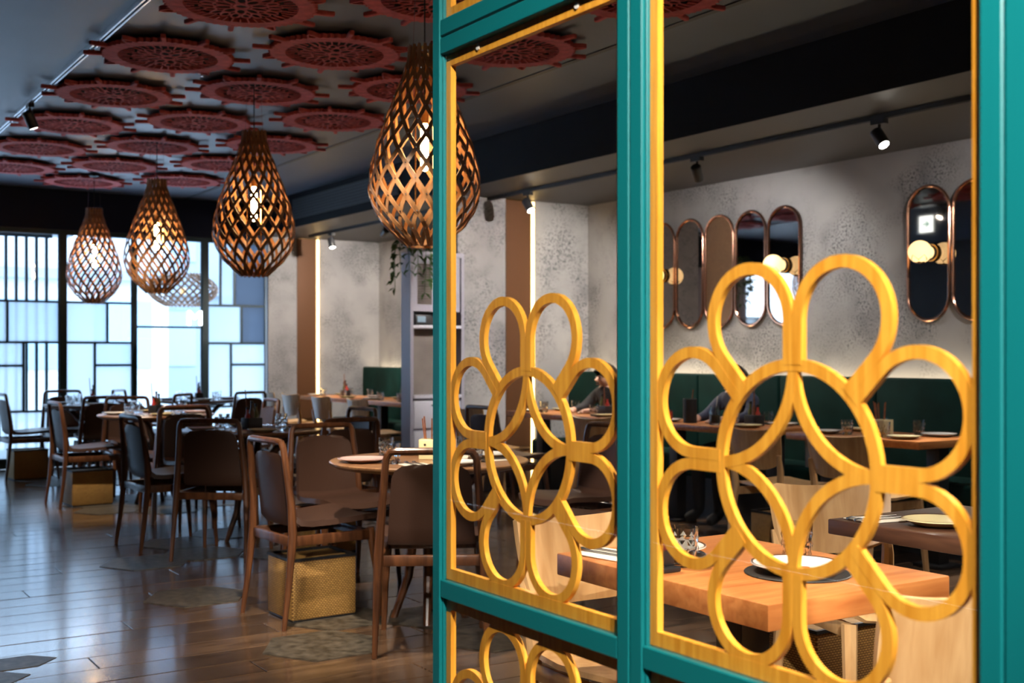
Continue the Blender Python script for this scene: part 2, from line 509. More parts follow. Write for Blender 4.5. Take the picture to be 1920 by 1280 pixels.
Z0, Z1, Z2, Z3, Z4 = .1, .62, 1.375, 1.825, 2.58
cl, ml = 'winclear', 'winmilk'
bayA = [(0, 1, Z3, Z4, cl), (0, .28, Z2, Z3, ml), (.28, 1, Z2, Z3, ml), (0, .5, 1.12, Z2, ml), (0, .5, Z1, 1.12, ml), (.5, 1, Z1, Z2, cl), (0, 1, Z0, Z1, ml)]
bayB = [(0, 1, Z3, Z4, cl), (0, .62, Z2, Z3, ml), (.62, 1, Z2, Z3, cl), (0, .43, Z1, Z2, ml), (.43, 1, 1.12, Z2, ml), (.43, 1, Z1, 1.12, ml), (0, 1, Z0, Z1, ml)]
bayC = [(0, 1, 1.56, Z4, cl), (0, 1, Z1, 1.56, cl), (0, 1, Z0, Z1, ml)]
bayD = [(0, .22, Z3, Z4, cl), (.22, .46, Z3, Z4, ml), (.46, 1, Z3, Z4, 'wingrey'), (0, .58, Z2, Z3, ml), (.58, 1, Z2, Z3, 'wingrey'), (0, .40, Z1, Z2, ml), (.40, 1, 1.12, Z2, ml), (.40, 1, Z1, 1.12, ml), (0, 1, Z0, Z1, ml)]
bx = [-2.6, -1.78, -1.0, -.22, .56, 1.34, 2.115, 2.916, 3.70, 4.525, 5.30]
for i in range(10):
    div = {6: bayA, 7: bayB, 8: bayC, 9: bayD}.get(i, [bayB, bayD, bayC, bayA, bayB, bayC][i % 6])
    th = lambda k: .035 if k in (7, 9) else .022
    window(i + 1, bx[i], bx[i + 1], div, th(i), th(i + 1))

# outside: pavement, canopy, white facades, slatted fence, letter
struct('ground_outside', MB().box(-16, 24, YW + .16, 40, -.2, -.05), 'pave')
can = tag(MB().box(-2, 3.4, YW + .3, 15.6, 2.72, 2.95).box(3.4, 5.4, YW + .5, 14.9, 2.78, 2.95).build('entrance_canopy', 'facade2', smooth=False), 'flat grey canopy outside the windows', 'canopy')
sf = thing('slatted_fence', (0, 0, 0), 'dark vertical slatted screen outside the leftmost window bay', 'fence')
MB().box(.9, 3.1, 15.05, 15.11, 2.66, 2.72).build('rail', 'winframe', sf, smooth=False)
MB().box(.9, 3.1, 15.05, 15.11, -.05, .1).build('rail', 'winframe', sf, smooth=False)
for k in range(19):
    x = .95 + k * .115
    MB().box(x, x + .03, 15.05, 15.11, .1, 2.66).build('slat', 'winframe', sf, smooth=False)
def building(x0, x1, y, h, mat, label, rows, cols):
    t = thing('building', ((x0 + x1) / 2, y, -.05), label, 'building')
    hw = (x1 - x0) / 2
    MB().box(-hw, hw, 0, 3, 0, h).build('facade', mat, t, smooth=False)
    for r in range(rows):
        z = 1.0 + r * 2.6
        if z + 1.4 > h: break
        MB().box(-hw, hw, -.25, 0, z + 1.75, z + 1.95).build('ledge', 'facade2', t, smooth=False)
        for k in range(cols):
            x = -hw + (k + .5) * 2 * hw / cols
            MB().box(x - .55, x + .55, -.04, 0, z, z + 1.35).build('window', 'opane', t, smooth=False)
building(-12, 3.2, 27, 9, 'facade', 'pale grey building with wide windows outside, behind the slatted screen', 3, 6)
building(3.6, 7.2, 24, 3.6, 'facade', 'low white building outside opposite the large clear window pane', 1, 2)
building(7.6, 20, 29, 10, 'facade2', 'tall blue-grey building outside behind the low white one', 3, 5)
def text_mesh(name, s, size, mat, depth=.004):
    cu = bpy.data.curves.new(name, 'FONT'); cu.body = s; cu.size = size; cu.extrude = depth
    cu.align_x = 'CENTER'; cu.align_y = 'CENTER'
    tmp = bpy.data.objects.new('tmp', cu); C.objects.link(tmp)
    dg = bpy.context.evaluated_depsgraph_get()
    me = bpy.data.meshes.new_from_object(tmp.evaluated_get(dg)); bpy.data.objects.remove(tmp)
    me.materials.clear(); me.materials.append(MT[mat]); me.name = name
    return me
lt = tag(link('sign_letter', text_mesh('sign_letter', 'M', .25, 'letter', .02), None, (4.47, 14.3, 1.64)), 'white letter M standing on the glazing bar of the large clear window', 'sign')
lt.rotation_euler = (R(90), 0, 0)
lt.location = (4.40, YW + .018, 1.66)

# ------------------------------------------------------------------ partition of teal frames and amber fretwork
ps = thing('partition_screen', (XP, 1.5, 0), 'teal framed glass partition with amber flower fretwork', 'partition')
PO = Vector((XP, 1.5, 0))
def pbox(name, mat, x0, x1, y0, y1, z0, z1, parent=ps, b=.002):
    return MB().bbox(x0 - PO.x, x1 - PO.x, y0 - PO.y, y1 - PO.y, z0, z1, b, 1).build(name, mat, parent)
XB1 = XP + .030
for y0, y1 in ((2.122, 2.152), (1.498, 1.529), (1.4645, 1.4955), (.8186, .849), (.70, .816)):
    pbox('post', 'teal', XP, XB1, y0, y1, 0, ZC - .001)
    if y0 > .75: pbox('post_bead', 'teal', XP + .006, XP + .0145, y0 - .006 if y0 in (2.122, 1.4645) else y1, y0 if y0 in (2.122, 1.4645) else y1 + .006, .03, ZC - .03)
PAN = {'a': (1.529, 2.122), 'b': (.849, 1.4645)}
ROWS = [(.04, .745), (.782, 1.869), (1.942, 3.02)]
for y0, y1 in PAN.values():
    for z0, z1 in ((0, .04), (.745, .782), (1.869, 1.904), (1.907, 1.942), (3.02, ZC - .001)):
        pbox('rail', 'teal', XP + .001, XB1 - .001, y0 + .0005, y1 - .0005, z0, z1)
def arc(c, r, a0, a1, n):
    return [(c[0] + r * math.cos(a0 + (a1 - a0) * i / n), c[1] + r * math.sin(a0 + (a1 - a0) * i / n)) for i in range(n + 1)]
def petal_pts(half, w, Rc, k):
    D = half / 1.3066; ro = D * math.sin(R(22.5)); rc = ro - w / 2
    th = R(22.5); off = D * math.cos(th)
    c = (0, D)                                # petal pointing up, then rotated
    al = th                                   # wedge half angle
    # tangent lines offset inwards by w/2
    pts = []
    p_t = (c[0] + rc * math.cos(al), c[1] - rc * math.sin(al))
    dirv = (math.sin(al), math.cos(al))
    s0 = (p_t[0] - dirv[0] * (off - Rc), p_t[1] - dirv[1] * (off - Rc))
    pts.append(s0)
    pts += arc(c, rc, -al, PI + al, 28)
    pts.append((-s0[0], s0[1]))
    a = R(22.5 + 45 * k) - PI / 2
    return [(x * math.cos(a) - y * math.sin(a), x * math.sin(a) + y * math.cos(a)) for x, y in pts]
WF = .0175
def flower(parent, yc, zc, half, x0, x1, shift):
    Rc = half * .495
    T = lambda pts: [(p[0] + yc - PO.y, p[1] + zc) for p in pts]
    a, b = x0 - PO.x, x1 - PO.x
    for k in range(8):
        MB().ribbon(T(petal_pts(half, WF, Rc, k)), WF, a + .0005 + .0003 * (k % 2), b - .0005 - .0003 * (k % 2), 'x').build('petal', 'yellow', parent)
    MB().ribbon(T(arc((0, 0), Rc, 0, 2 * PI, 64)[:-1]), WF, a + .0012, b - .0012, 'x', True).build('ring', 'yellow', parent)
    for k in range(4):
        q = R(45 + 90 * k); cc = (Rc * math.sqrt(2) * math.cos(q), Rc * math.sqrt(2) * math.sin(q))
        a0 = q + PI - PI / 4
        MB().ribbon(T(arc(cc, Rc, a0, a0 + PI / 2, 20)), WF, a + .0016 + .0004 * (k % 2), b - .0016 - .0004 * (k % 2), 'x').build('lens_arc', 'yellow', parent)
XF0, XF1 = XP + .0155, XP + .0275
for pk, (y0, y1) in PAN.items():
    half = (y1 - y0 - .03) / 2
    for ri, (z0, z1) in enumerate(ROWS):
        fw = .020; fb = .024
        m = MB()
        for q in ((y0 + .001, y0 + fw, z0 + .001, z1 - .001), (y1 - fw, y1 - .001, z0 + .001, z1 - .001), (y0 + fw, y1 - fw, z0 + .001, z0 + fb), (y0 + fw, y1 - fw, z1 - fb, z1 - .001)):
            m.box(XF0 - PO.x, XF1 + .0005 - PO.x, q[0] - PO.y, q[1] - PO.y, q[2], q[3])
        wfm = m.build('wood_frame', 'yellow', ps, smooth=False)
        zc = (z1 - .015 - half) if ri == 0 else (z0 + .015 + half)
        flower(wfm, (y0 + y1) / 2, zc, half, XF0, XF1, 0)
        MB().box(XP + .0095 - PO.x, XP + .0125 - PO.x, y0 + .0005 - PO.y, y1 - .0005 - PO.y, z0 + .001, z1 - .001).build('glass_pane', 'glass', ps, smooth=False)
        if ri:
            sm = MB()
            for fy in (.22, .78):
                sm.tube([(XF0 - .003 - PO.x, y0 + (y1 - y0) * fy - PO.y, z1 - fw / 2), (XF0 - .0005 - PO.x, y0 + (y1 - y0) * fy - PO.y, z1 - fw / 2)], .006, 10)
            sm.build('screw_cap_glint', 'white', wfm)  # caps coloured white to stand for small highlights on the frame

# ------------------------------------------------------------------ ceiling medallions
def make_medallion():
    t = thing('ceiling_medallion', (0, 0, 0), '', 'ceiling ornament')
    h0, h1 = -.045, -.02
    MB().lathe([(.0, -.012), (.33, -.012), (.33, -.004), (0, -.004)], 40).build('backing', 'gback', t, smooth=False)  # dark disc added to stand for the darkness in the lace gaps
    m = MB(); n = 120
    out = [(.385 if k % 2 else .368) for k in range(n)]
    vs = []
    for k in range(n):
        q = 2 * PI * k / n
        for r, z in ((.288, h0), (out[k], h0), (out[k], h1), (.288, h1)):
            vs.append((r * math.cos(q), r * math.sin(q), z))
    fs = []
    for k in range(n):
        j = (k + 1) % n
        for e in range(4): fs.append((k * 4 + e, k * 4 + (e + 1) % 4, j * 4 + (e + 1) % 4, j * 4 + e))
    m.add(vs, fs); m.build('rim', 'gwheel', t, smooth=False)
    m = MB()
    m.ribbon(arc((0, 0), .035, 0, 2 * PI, 20)[:-1], .016, h0, h0 + .005, 'z', True)
    for k in range(10):
        q = 2 * PI * k / 10; ce_ = (.095 * math.cos(q), .095 * math.sin(q))
        e = [(.045 * math.cos(s), .026 * math.sin(s)) for s in [2 * PI * i / 12 for i in range(12)]]
        m.ribbon([(ce_[0] + x * math.cos(q) - y * math.sin(q), ce_[1] + x * math.sin(q) + y * math.cos(q)) for x, y in e], .010, h0, h0 + .005, 'z', True)
    for k in range(20):
        q = 2 * PI * (k + .5) / 20; ce_ = (.172 * math.cos(q), .172 * math.sin(q))
        e = [((.034 if k % 2 else .04) * math.cos(s), .022 * math.sin(s)) for s in [2 * PI * i / 10 for i in range(10)]]
        m.ribbon([(ce_[0] + x * math.cos(q) - y * math.sin(q), ce_[1] + x * math.sin(q) + y * math.cos(q)) for x, y in e], .009, h0, h0 + .005, 'z', True)
    for k in range(40):
        q = 2 * PI * k / 40; r1 = .215 if k % 3 == 0 else (.235 if k % 3 == 1 else .205)
        m.ribbon([(.292 * math.cos(q), .292 * math.sin(q)), (r1 * math.cos(q), r1 * math.sin(q))], .008, h0, h0 + .005, 'z')
    m.build('lace', 'gwheel', t, smooth=False)
    hm = MB().bbox(.36, .48, -.014, .014, h0 - .002, h0 + .022, .004, 1).mesh('handle', 'gwheel', False)
    hl = MB().ribbon([(.37, -.03), (.43, -.012), (.445, 0), (.43, .012), (.37, .03)], .01, h0, h1, 'z').mesh('handle', 'gwheel', False)
    for k in range(12):
        link('handle', hm if k % 3 else hl, t, None, R(30 * k + 12))
    return t
med = Proto(make_medallion)
cols = (('aisle-side', 2.1, 5.76, -1, 6), ('middle', 2.9, 5.14, 0, 7), ('mirror-wall-side', 3.73, 5.76, -1, 6))
ordw = ['first', 'second', 'third', 'fourth', 'fifth', 'sixth', 'seventh', 'eighth']
for cn, x, y0, k0, k1 in cols:
    ys = [y0 + 1.243 * k for k in range(k0, k1) if y0 + 1.243 * k < YW - .5]
    for i, y in enumerate(sorted(ys, reverse=True)):
        med.put((x, y, ZC), R(7 * i), '%s crimson wheel medallion from the windows, in the %s ceiling row' % (ordw[i], cn), 'crimson ceiling medallions')

# ------------------------------------------------------------------ tracks and spots
def track(x, y0, y1, z, label):
    t = thing('light_track', (x, (y0 + y1) / 2, z), label, 'light track')
    h = (y1 - y0) / 2
    for s in (-1, 1):
        MB().box(s * .012 - .005, s * .012 + .005, -h, h, -.03, -.001).build('rail', 'steel' if x < 3 else 'black', t, smooth=False)
    MB().box(-.007, .007, -h, h, -.012, -.001).build('channel', 'black', t, smooth=False)
track(1.68, -1.5, 13.3, ZC, 'straight metal light track along the ceiling above the aisle')
track(5.67, .6, 13.2, ZS, 'black light track under the low ceiling above the mirror wall tables')
def head(x, y, z, aim, energy, label, size=60, col=(1, .86, .68), lens='spotlens'):
    t = thing('track_spotlight', (x, y, z), label, 'spotlight', 'track spotlights')
    MB().box(-.02, .02, -.05, .05, -.028, 0).build('adapter', 'black', t, smooth=False)
    MB().tube([(0, 0, -.028), (0, 0, -.075)], .009, 8).build('stem', 'black', t)
    d = (Vector(aim) - Vector((x, y, z - .1))).normalized()
    c0 = Vector((0, 0, -.105)) - d * .055; c1 = Vector((0, 0, -.105)) + d * .065
    MB().tube([c0, c0 + d * .01, c1 - d * .004, c1], [.028, .038, .038, .036], 16).build('barrel', 'black', t)
    MB().tube([c1 + d * .0005, c1 + d * .002], .03, 16).build('lens', lens, t)
    bpy.context.view_layer.update()
    spot(Vector((x, y, z)) + c1 + d * .01, aim, energy, size, col, parent=t)
ZT, ZT2 = ZC - .03, ZS - .03
head(1.68, 8.9, ZT, (2.8, 9.6, .75), 390, 'black spotlight on the aisle track near the third pendant lamp', 55)
head(1.68, 4.2, ZT, (2.7, 4.9, .5), 450, 'added spotlight, out of view on the aisle track nearest the partition', 55)  # unseen head added to light the nearest round table
head(5.67, 4.69, ZT2, (5.5, 3.2, .6), 360, 'lit black spotlight on the low track facing the single mirror', 85, (1, .93, .85))
head(5.67, 8.47, ZT2, (5.9, 7.2, .7), 260, 'black spotlight on the low track beside the bronze panel on the wall stub', 80)
head(5.67, 12.57, ZT2, (5.8, 12.0, .7), 220, 'black spotlight on the low track beside the far bronze panel', 85)
head(5.67, 6.95, ZT2, (6.0, 9.1, 1.45), 330, 'added black spotlight on the low track brightening the wall stub', 75, (1, .92, .84))  # extra head added to brighten the stub wall, hidden by the post
head(5.67, 11.2, ZT2, (5.95, 13.6, 1.5), 330, 'added black spotlight on the low track brightening the far wall', 75, (1, .92, .84))  # extra head added to brighten the far wall, behind the pendant lattice
head(5.67, 6.3, ZT2, (6.75, 6.9, 1.2), 85, 'added wall-wash spotlight on the low track by the row of five mirrors', 140, (1, .95, .9))  # wall washer added to light the mirror wall evenly
head(5.67, 3.55, ZT2, (6.75, 4.2, 1.2), 85, 'added wall-wash spotlight on the low track aimed at the mirror wall', 140, (1, .95, .9))  # another added wall washer, outside the view
head(1.68, 2.9, ZT, (2.0, 2.0, .75), 310, 'added spotlight, out of view on the aisle track above the orange-brown table', 50, (1, .82, .6))  # unseen head added to warm up the orange-brown tabletop
head(5.67, 2.3, ZT2, (2.9, 2.2, .75), 450, 'added spotlight, out of view on the low track, lighting the dark corner table', 60)  # unseen head added to light the near tables

head(1.68, .15, ZT, (1.95, 1.5, .6), 420, 'added spotlight, out of view on the aisle track behind the partition end post', 45, (1, .85, .65))  # unseen head added to brighten the near chair back
track(.2, -1.8, 3.3, ZC, 'unseen light track added over the entry, on the open side of the partition')  # unseen track, added to carry the entry spots
head(.2, 2.9, ZT, (2.2, 5.2, .35), 230, 'unseen spotlight added over the entry, aimed at the nearest round table', 36, (1, .85, .65))  # added behind the view edge to light the rattan box and chairs
head(.2, -1.0, ZT, (1.2, 1.0, 1.15), 800, 'unseen spotlight added over the entry, aimed at the partition end post', 55, (1, .93, .85))  # added behind the camera to light the partition front at a grazing angle
head(.2, -.3, ZT, (1.2, 1.9, 1.0), 520, 'unseen spotlight added over the entry, aimed at the far flower fretwork', 50, (1, .9, .78))  # added behind the camera to light the far fretwork

# ------------------------------------------------------------------ pendant lamps
LH, LR = .95, .265
prof_t = [(0, .075), (.06, .078), (.14, .10), (.26, .145), (.40, .195), (.52, .235), (.64, .26), (.72, .265), (.80, .245), (.88, .20), (.95, .135), (1, .085)]
def lamp_r(t):
    for (a, ra), (b, rb) in zip(prof_t, prof_t[1:]):
        if t <= b:
            u = (t - a) / (b - a); u = u * u * (3 - 2 * u) * .4 + u * .6
            return ra + (rb - ra) * u
    return prof_t[-1][1]
NS = 17
ROT = 13 * PI / NS
def lamp_ang(t):
    return ROT * (max(0, t - .07) / .93) ** .92
def make_lamp():
    t = thing('pendant_lamp', (0, 0, 0), '', 'pendant lamp')
    n = 44
    def slat(sg, off):
        vs = []; wd, th = .0098, .0018
        P = lambda u, d=0: Vector(((lamp_r(u) + d) * math.cos(sg * lamp_ang(u)), (lamp_r(u) + d) * math.sin(sg * lamp_ang(u)), -u * LH))
        for i in range(n + 1):
            u = i / n
            p = P(u, off); tg = (P(min(1, u + .005)) - P(max(0, u - .005))).normalized()
            rad = Vector((p.x, p.y, 0)).normalized()
            nr = (rad - tg * rad.dot(tg)).normalized(); sd = tg.cross(nr)
            ww = wd if .02 < u < .985 else wd * .6
            for a, b in ((-1, -1), (1, -1), (1, 1), (-1, 1)): vs.append(p + sd * ww * a + nr * th * b)
        fs = [(i * 4 + k, i * 4 + (k + 1) % 4, (i + 1) * 4 + (k + 1) % 4, (i + 1) * 4 + k) for i in range(n) for k in range(4)]
        fs += [(3, 2, 1, 0), tuple(n * 4 + k for k in range(4))]
        m = MB(); m.add(vs, fs); return m.mesh('slat', 'lampwood')
    ma, mb = slat(1, .002), slat(-1, -.002)
    for k in range(NS):
        link('slat', ma, t, None, 2 * PI * k / NS); link('slat', mb, t, None, 2 * PI * k / NS)
    rv = MB()
    us = []
    for j in range(0, 14):
        target = j * PI / NS
        lo, hi = 0, 1
        for _ in range(30):
            md = (lo + hi) / 2
            if lamp_ang(md) < target: lo = md
            else: hi = md
        us.append(lo)
    for j, u in enumerate(us):
        r = lamp_r(u) + .0045
        for k in range(NS):
            q = 2 * PI * (k + (j % 2) * .5) / NS
            c = Vector((r * math.cos(q), r * math.sin(q), -u * LH)); rd = Vector((math.cos(q), math.sin(q), 0))
            rv.tube([c, c + rd * .003], [.0045, .003], 6)
    rvo = rv.build('rivets', 'steel', t); rvo['kind'] = 'stuff'
    MB().lathe([(.068, -.012), (.072, -.012), (.072, -.028), (.068, -.028), (.068, -.012)], 24).build('top_ring', 'brass', t)
    MB().lathe([(.075, -LH + .02), (.083, -LH + .02), (.083, -LH + .002), (.075, -LH + .002), (.075, -LH + .02)], 24).build('bottom_ring', 'ledwhite' if False else 'lampwood', t)
    b = MB().lathe([(.002, -.36), (.016, -.37), (.019, -.40), (.019, -.56), (.014, -.585), (.0, -.59)], 14).build('bulb', 'bulb', t)
    MB().lathe([(.0, -.30), (.02, -.30), (.02, -.365), (.0, -.365)], 12).build('socket', 'brass', t)
    for s in (-1, 1):
        MB().tube([(s * .055, .0, -.02), (s * .055, 0, -LH + .02)], .004, 6).build('rod', 'brass', t)
    MB().tube([(0, 0, -.30), (0, 0, .36)], .0035, 6).build('cord', 'black', t)
    for s in (-1, 1):
        MB().tube([(s * .069, 0, -.02), (s * .05, 0, .36)], .0012, 4).build('hanging_wire', 'steel', t)
    return t
lamp = Proto(make_lamp)
LAMPS = [(2.69, 4.90), (2.77, 7.36), (2.85, 9.82), (2.90, 12.15)]
tn = ['round table nearest the partition', 'second round table from the partition', 'third round table from the partition', 'round table nearest the windows']
for (x, y), s in zip(LAMPS, tn):
    o = lamp.put((x, y, 2.706), random.uniform(0, .3), 'drop-shaped wooden lattice pendant lamp over the ' + s, 'lattice pendant lamps')
    # canopy on the ceiling
    MB().lathe([(0, 0), (.05, 0), (.05, -.02), (.02, -.03), (0, -.03)], 20).build('ceiling_rose', 'black', o, (0, 0, ZC - 2.706 - .012))
def squat_lamp():
    t = thing('pendant_lamp', (4.55, 14.55, 2.05), 'wide squat lattice pendant lamp hanging outside beyond the windows', 'pendant lamp')
    n = 24; H_, W_ = .40, .42
    P = lambda u, a: Vector((W_ * math.sin(PI * (.12 + .76 * u)) ** .7 * math.cos(a), W_ * math.sin(PI * (.12 + .76 * u)) ** .7 * math.sin(a), H_ / 2 - u * H_))
    for sg in (1, -1):
        m = MB()
        pts = [P(i / n, sg * 1.0 * i / n) for i in range(n + 1)]
        m.tube(pts, .011, 4)
        me = m.mesh('slat', 'lampwood')
        for k in range(26): link('slat', me, t, None, 2 * PI * k / 26)
    MB().lathe([(0, .03), (.04, 0), (.03, -.05), (0, -.06)], 12).build('bulb', 'globe', t)
    MB().tube([(0, 0, .03), (0, 0, .725)], .006, 6).build('cord', 'black', t)
squat_lamp()

# ------------------------------------------------------------------ chairs
def make_leather_chair():
    t = thing('walnut_chair', (0, 0, 0), '', 'chair')
    for s in (-1, 1):
        MB().tube([(-.262, s * .232, 0), (-.235, s * .226, .2), (-.212, s * .218, .42), (-.215, s * .208, .56), (-.232, s * .195, .72), (-.243, s * .186, .815), (-.246, s * .178, .838)],
                  [.0115, .0155, .0205, .0185, .0165, .0155, .015], 10).build('leg', 'walnut', t)
        MB().tube([(.245, s * .222, 0), (.225, s * .214, .22), (.205, s * .205, .36), (.196, s * .202, .425)], [.0115, .0165, .021, .02], 10).build('leg', 'walnut', t)
        MB().bbox(-.215, .2, s * .205 - .011, s * .205 + .011, .37, .418, .006).build('side_rail', 'walnut', t)
    MB().tube([(-.244, -.184, .822), (-.247, -.170, .845), (-.252, -.14, .848), (-.258, 0, .849), (-.252, .14, .848), (-.247, .170, .845), (-.244, .184, .822)], .0155, 10).build('top_rail', 'walnut', t)
    MB().bbox(-.222, -.2, -.2, .2, .37, .415, .005).build('rear_rail', 'walnut', t)
    MB().bbox(.185, .205, -.19, .19, .375, .415, .005).build('front_rail', 'walnut', t)
    # leather shell: seat
    rows = []
    prof = [(.255, .432), (.25, .447), (.21, .458), (.1, .452), (0, .444), (-.1, .44), (-.155, .446), (-.185, .468)]
    hw = [.16, .195, .222, .222, .215, .20, .19, .178]
    for (x, z), h in zip(prof, hw):
        rows.append([(x, h * j / 6, z + .012 * (j / 6) ** 2) for j in range(-6, 7)])
    MB().slab(rows, -.026).build('seat', 'leather', t)
    rows = []
    prof = [(-.165, .452), (-.188, .478), (-.196, .53), (-.205, .60), (-.217, .68), (-.226, .735), (-.232, .765), (-.235, .785), (-.2365, .793)]
    hw = [.182, .182, .178, .174, .170, .165, .152, .122, .07]
    for (x, z), h in zip(prof, hw):
        rows.append([(x - .022 * (1 - (j / 6) ** 2), h * j / 6, z) for j in range(-6, 7)])
    MB().slab(rows, -.022).build('backrest', 'leather', t)
    return t
def make_ply_chair():
    t = thing('plywood_chair', (0, 0, 0), '', 'chair')
    for s in (-1, 1):
        MB().tube([(-.275, s * .205, 0), (-.245, s * .20, .25), (-.215, s * .195, .44), (-.225, s * .205, .56), (-.245, s * .212, .66)], [.0155, .02, .024, .021, .014], 8).build('leg', 'ply', t)
        MB().tube([(.235, s * .21, 0), (.205, s * .2, .26), (.185, s * .19, .435)], [.0155, .021, .025], 8).build('leg', 'ply', t)
        MB().bbox(-.21, .185, s * .19 - .012, s * .19 + .012, .39, .437, .005).build('side_rail', 'ply', t)
    rows = []
    for x, z, h in ((.235, .438, .17), (.225, .452, .2), (.15, .458, .222), (.05, .45, .225), (-.06, .443, .222), (-.16, .445, .212), (-.21, .455, .195)):
        rows.append([(x, h * j / 6, z + .01 * (j / 6) ** 2) for j in range(-6, 7)])
    MB().slab(rows, -.014).build('seat', 'ply', t)
    rows = []
    for i in range(8):
        v = i / 7
        r = []
        for j in range(-8, 9):
            u = j / 8
            h = .232 - .02 * (1 - v) ** 2
            zt = .795 + .022 * u * u - .012 * max(0, abs(u) - .88) / .12
            zb = .565 + .05 * u ** 4
            r.append((-.245 - .035 * v - .05 * (1 - u * u) + .02, h * u, zb + (zt - zb) * v))
        rows.append(r)
    MB().slab(rows, -.014).build('backrest', 'ply', t)
    return t
LC, PC = Proto(make_leather_chair), Proto(make_ply_chair)
def face(x, y, tx, ty): return math.atan2(ty - y, tx - x)
def lchair(x, y, rz, label): return LC.put((x, y, 0), rz, label, 'walnut and leather chairs')
def pchair(x, y, rz, label): return PC.put((x, y, 0), rz, label, 'bent plywood chairs')
TAB = [(2.70, 4.87), (2.80, 7.48), (2.84, 9.80), (2.88, 12.1)]
sides = ['on the aisle side of the', 'on the window side of the', 'on the partition side of the', 'on the mirror wall side of the']
def chairs_at(i, items):
    tx, ty = TAB[i]
    for k, (ox, oy, rz) in items.items():
        lchair(tx + ox, ty + oy, R(rz), 'walnut leather chair %s %s' % (sides[k], tn[i]))
chairs_at(0, {0: (-.43, .37, 3), 1: (.0, .98, -88), 2: (-.22, -.42, 60), 3: (.66, -.42, 145)})
chairs_at(1, {0: (-.50, .20, 4), 1: (-.08, .90, -86), 2: (-.33, -.40, 50), 3: (.72, .30, 186)})
chairs_at(2, {0: (-.50, .30, 2), 1: (.05, .88, -92), 2: (-.05, -.72, 88), 3: (.72, -.1, 178)})
chairs_at(3, {0: (-.55, .40, 5), 1: (-.05, .85, -88), 2: (-.1, -.72, 84), 3: (.52, -.50, 136)})
lchair(3.06, 6.78, R(95), 'walnut leather chair between the first and second round tables from the partition')
lchair(3.82, 5.22, R(185), 'walnut chair with shiny leather back drawn away from the table nearest the partition')
lchair(4.86, 7.55, R(5), 'walnut chair with leather shell at the wall table beside the wall stub')

# ------------------------------------------------------------------ round tables
def make_round():
    t = thing('round_table', (0, 0, 0), '', 'table')
    MB().lathe([(0, .715), (.40, .715), (.445, .722), (.468, .737), (.47, .745), (.466, .75), (0, .75)], 56).build('tabletop', 'round', t)
    for k in range(4):
        q = R(45 + 90 * k); c, s_ = math.cos(q), math.sin(q)
        MB().tube([(.17 * c, .17 * s_, 0), (.10 * c, .10 * s_, .2), (.075 * c, .075 * s_, .42), (.11 * c, .11 * s_, .56), (.22 * c, .22 * s_, .68), (.29 * c, .29 * s_, .716)], [.016, .022, .026, .026, .024, .02], 10).build('leg', 'walnut', t)
    MB().lathe([(.20, .69), (.225, .69), (.225, .716), (.20, .716), (.20, .69)], 32).build('apron', 'walnut', t)
    return t
RT = Proto(make_round)
for (x, y), s in zip(TAB, tn):
    RT.put((x, y, 0), .2, 'dark wooden ' + s, 'round dining tables')
RT.put((4.12, 12.62, 0), .1, 'round dark table between the windows and the plywood chairs', 'round dining tables')
lchair(3.60, 13.0, R(-35), 'walnut chair with its back to the windows at the fifth round table')
lchair(4.3, 11.93, R(105), 'walnut chair at the fifth round table, facing the windows')

# ------------------------------------------------------------------ rectangular tables
def rect_table(x0, x1, y0, y1, label, mat, th=.045, ped='black', two=False):
    cx, cy = (x0 + x1) / 2, (y0 + y1) / 2
    t = thing('rectangular_table', (cx, cy, 0), label, 'table')
    MB().bbox(x0 - cx, x1 - cx, y0 - cy, y1 - cy, .75 - th, .75, .004).build('tabletop', mat, t)
    for oy in ((-.40 * (y1 - y0), .40 * (y1 - y0)) if two else (0,)):
        MB().bbox(-.045, .045, oy - .045, oy + .045, .02, .75 - th, .003).build('pedestal', ped, t)
        MB().bbox(-.1, .1, oy - .1, oy + .1, 0, .02, .005).build('base_plate', ped, t)
        m = MB()
        m.box(-.2, .2, oy - .02, oy + .02, .75 - th - .012, .75 - th - .0005)
        m.build('bracket', ped, t, smooth=False)
    return t
rect_table(1.70, 2.27, 1.68, 2.41, 'orange-brown wooden table just behind the partition', 'oak', .055)
rect_table(2.74, 3.36, 1.72, 2.46, 'dark stained table holding the green canister', 'darktop', .045)
WX0, WX1 = 5.56, 6.16
rect_table(WX0, WX1, 4.32, 5.34, 'brown wall table in front of the green banquette by the single mirror', 'oak', .045, two=True)
rect_table(WX0, WX1, 5.60, 6.85, 'brown wall table below the five mirrors', 'oak', .045, two=True)
rect_table(WX0, WX1, 7.20, 8.65, 'brown wall table next to the wall stub', 'oak', .045, two=True)
rect_table(WX0, WX1, 10.55, 11.75, 'brown wall table behind the service cabinet', 'oak', .045, two=True)
rect_table(WX0, WX1, 11.95, 13.25, 'brown wall table below the far bronze panel', 'oak', .045, two=True)
# plywood chairs
pchair(1.93, 2.355, R(-92), 'pale plywood chair at the orange-brown table, its back to the round tables')
pchair(1.93, 1.67, R(92), 'pale plywood chair tucked at the orange-brown table, its back to the entry')
pchair(3.02, 2.53, R(-108), 'pale plywood chair at the dark table with the green canister')
pchair(5.27, 4.43, R(2), 'plywood chair at the wall table by the single mirror, nearer the dark table')
pchair(5.27, 5.07, R(-3), 'plywood chair at the wall table by the single mirror, over a rattan box')
pchair(5.20, 6.62, R(6), 'plywood chair at the wall table below the five mirrors')
pchair(5.22, 8.3, R(0), 'plywood chair at the wall table next to the wall stub')
for y, s in ((10.5, 'nearest the service cabinet'), (11.38, 'second from the service cabinet'), (12.2, 'third from the service cabinet'), (12.83, 'nearest the far bronze panel')):
    pchair(5.26, y, R(random.uniform(-6, 6)), 'plywood chair along the far wall tables, ' + s)

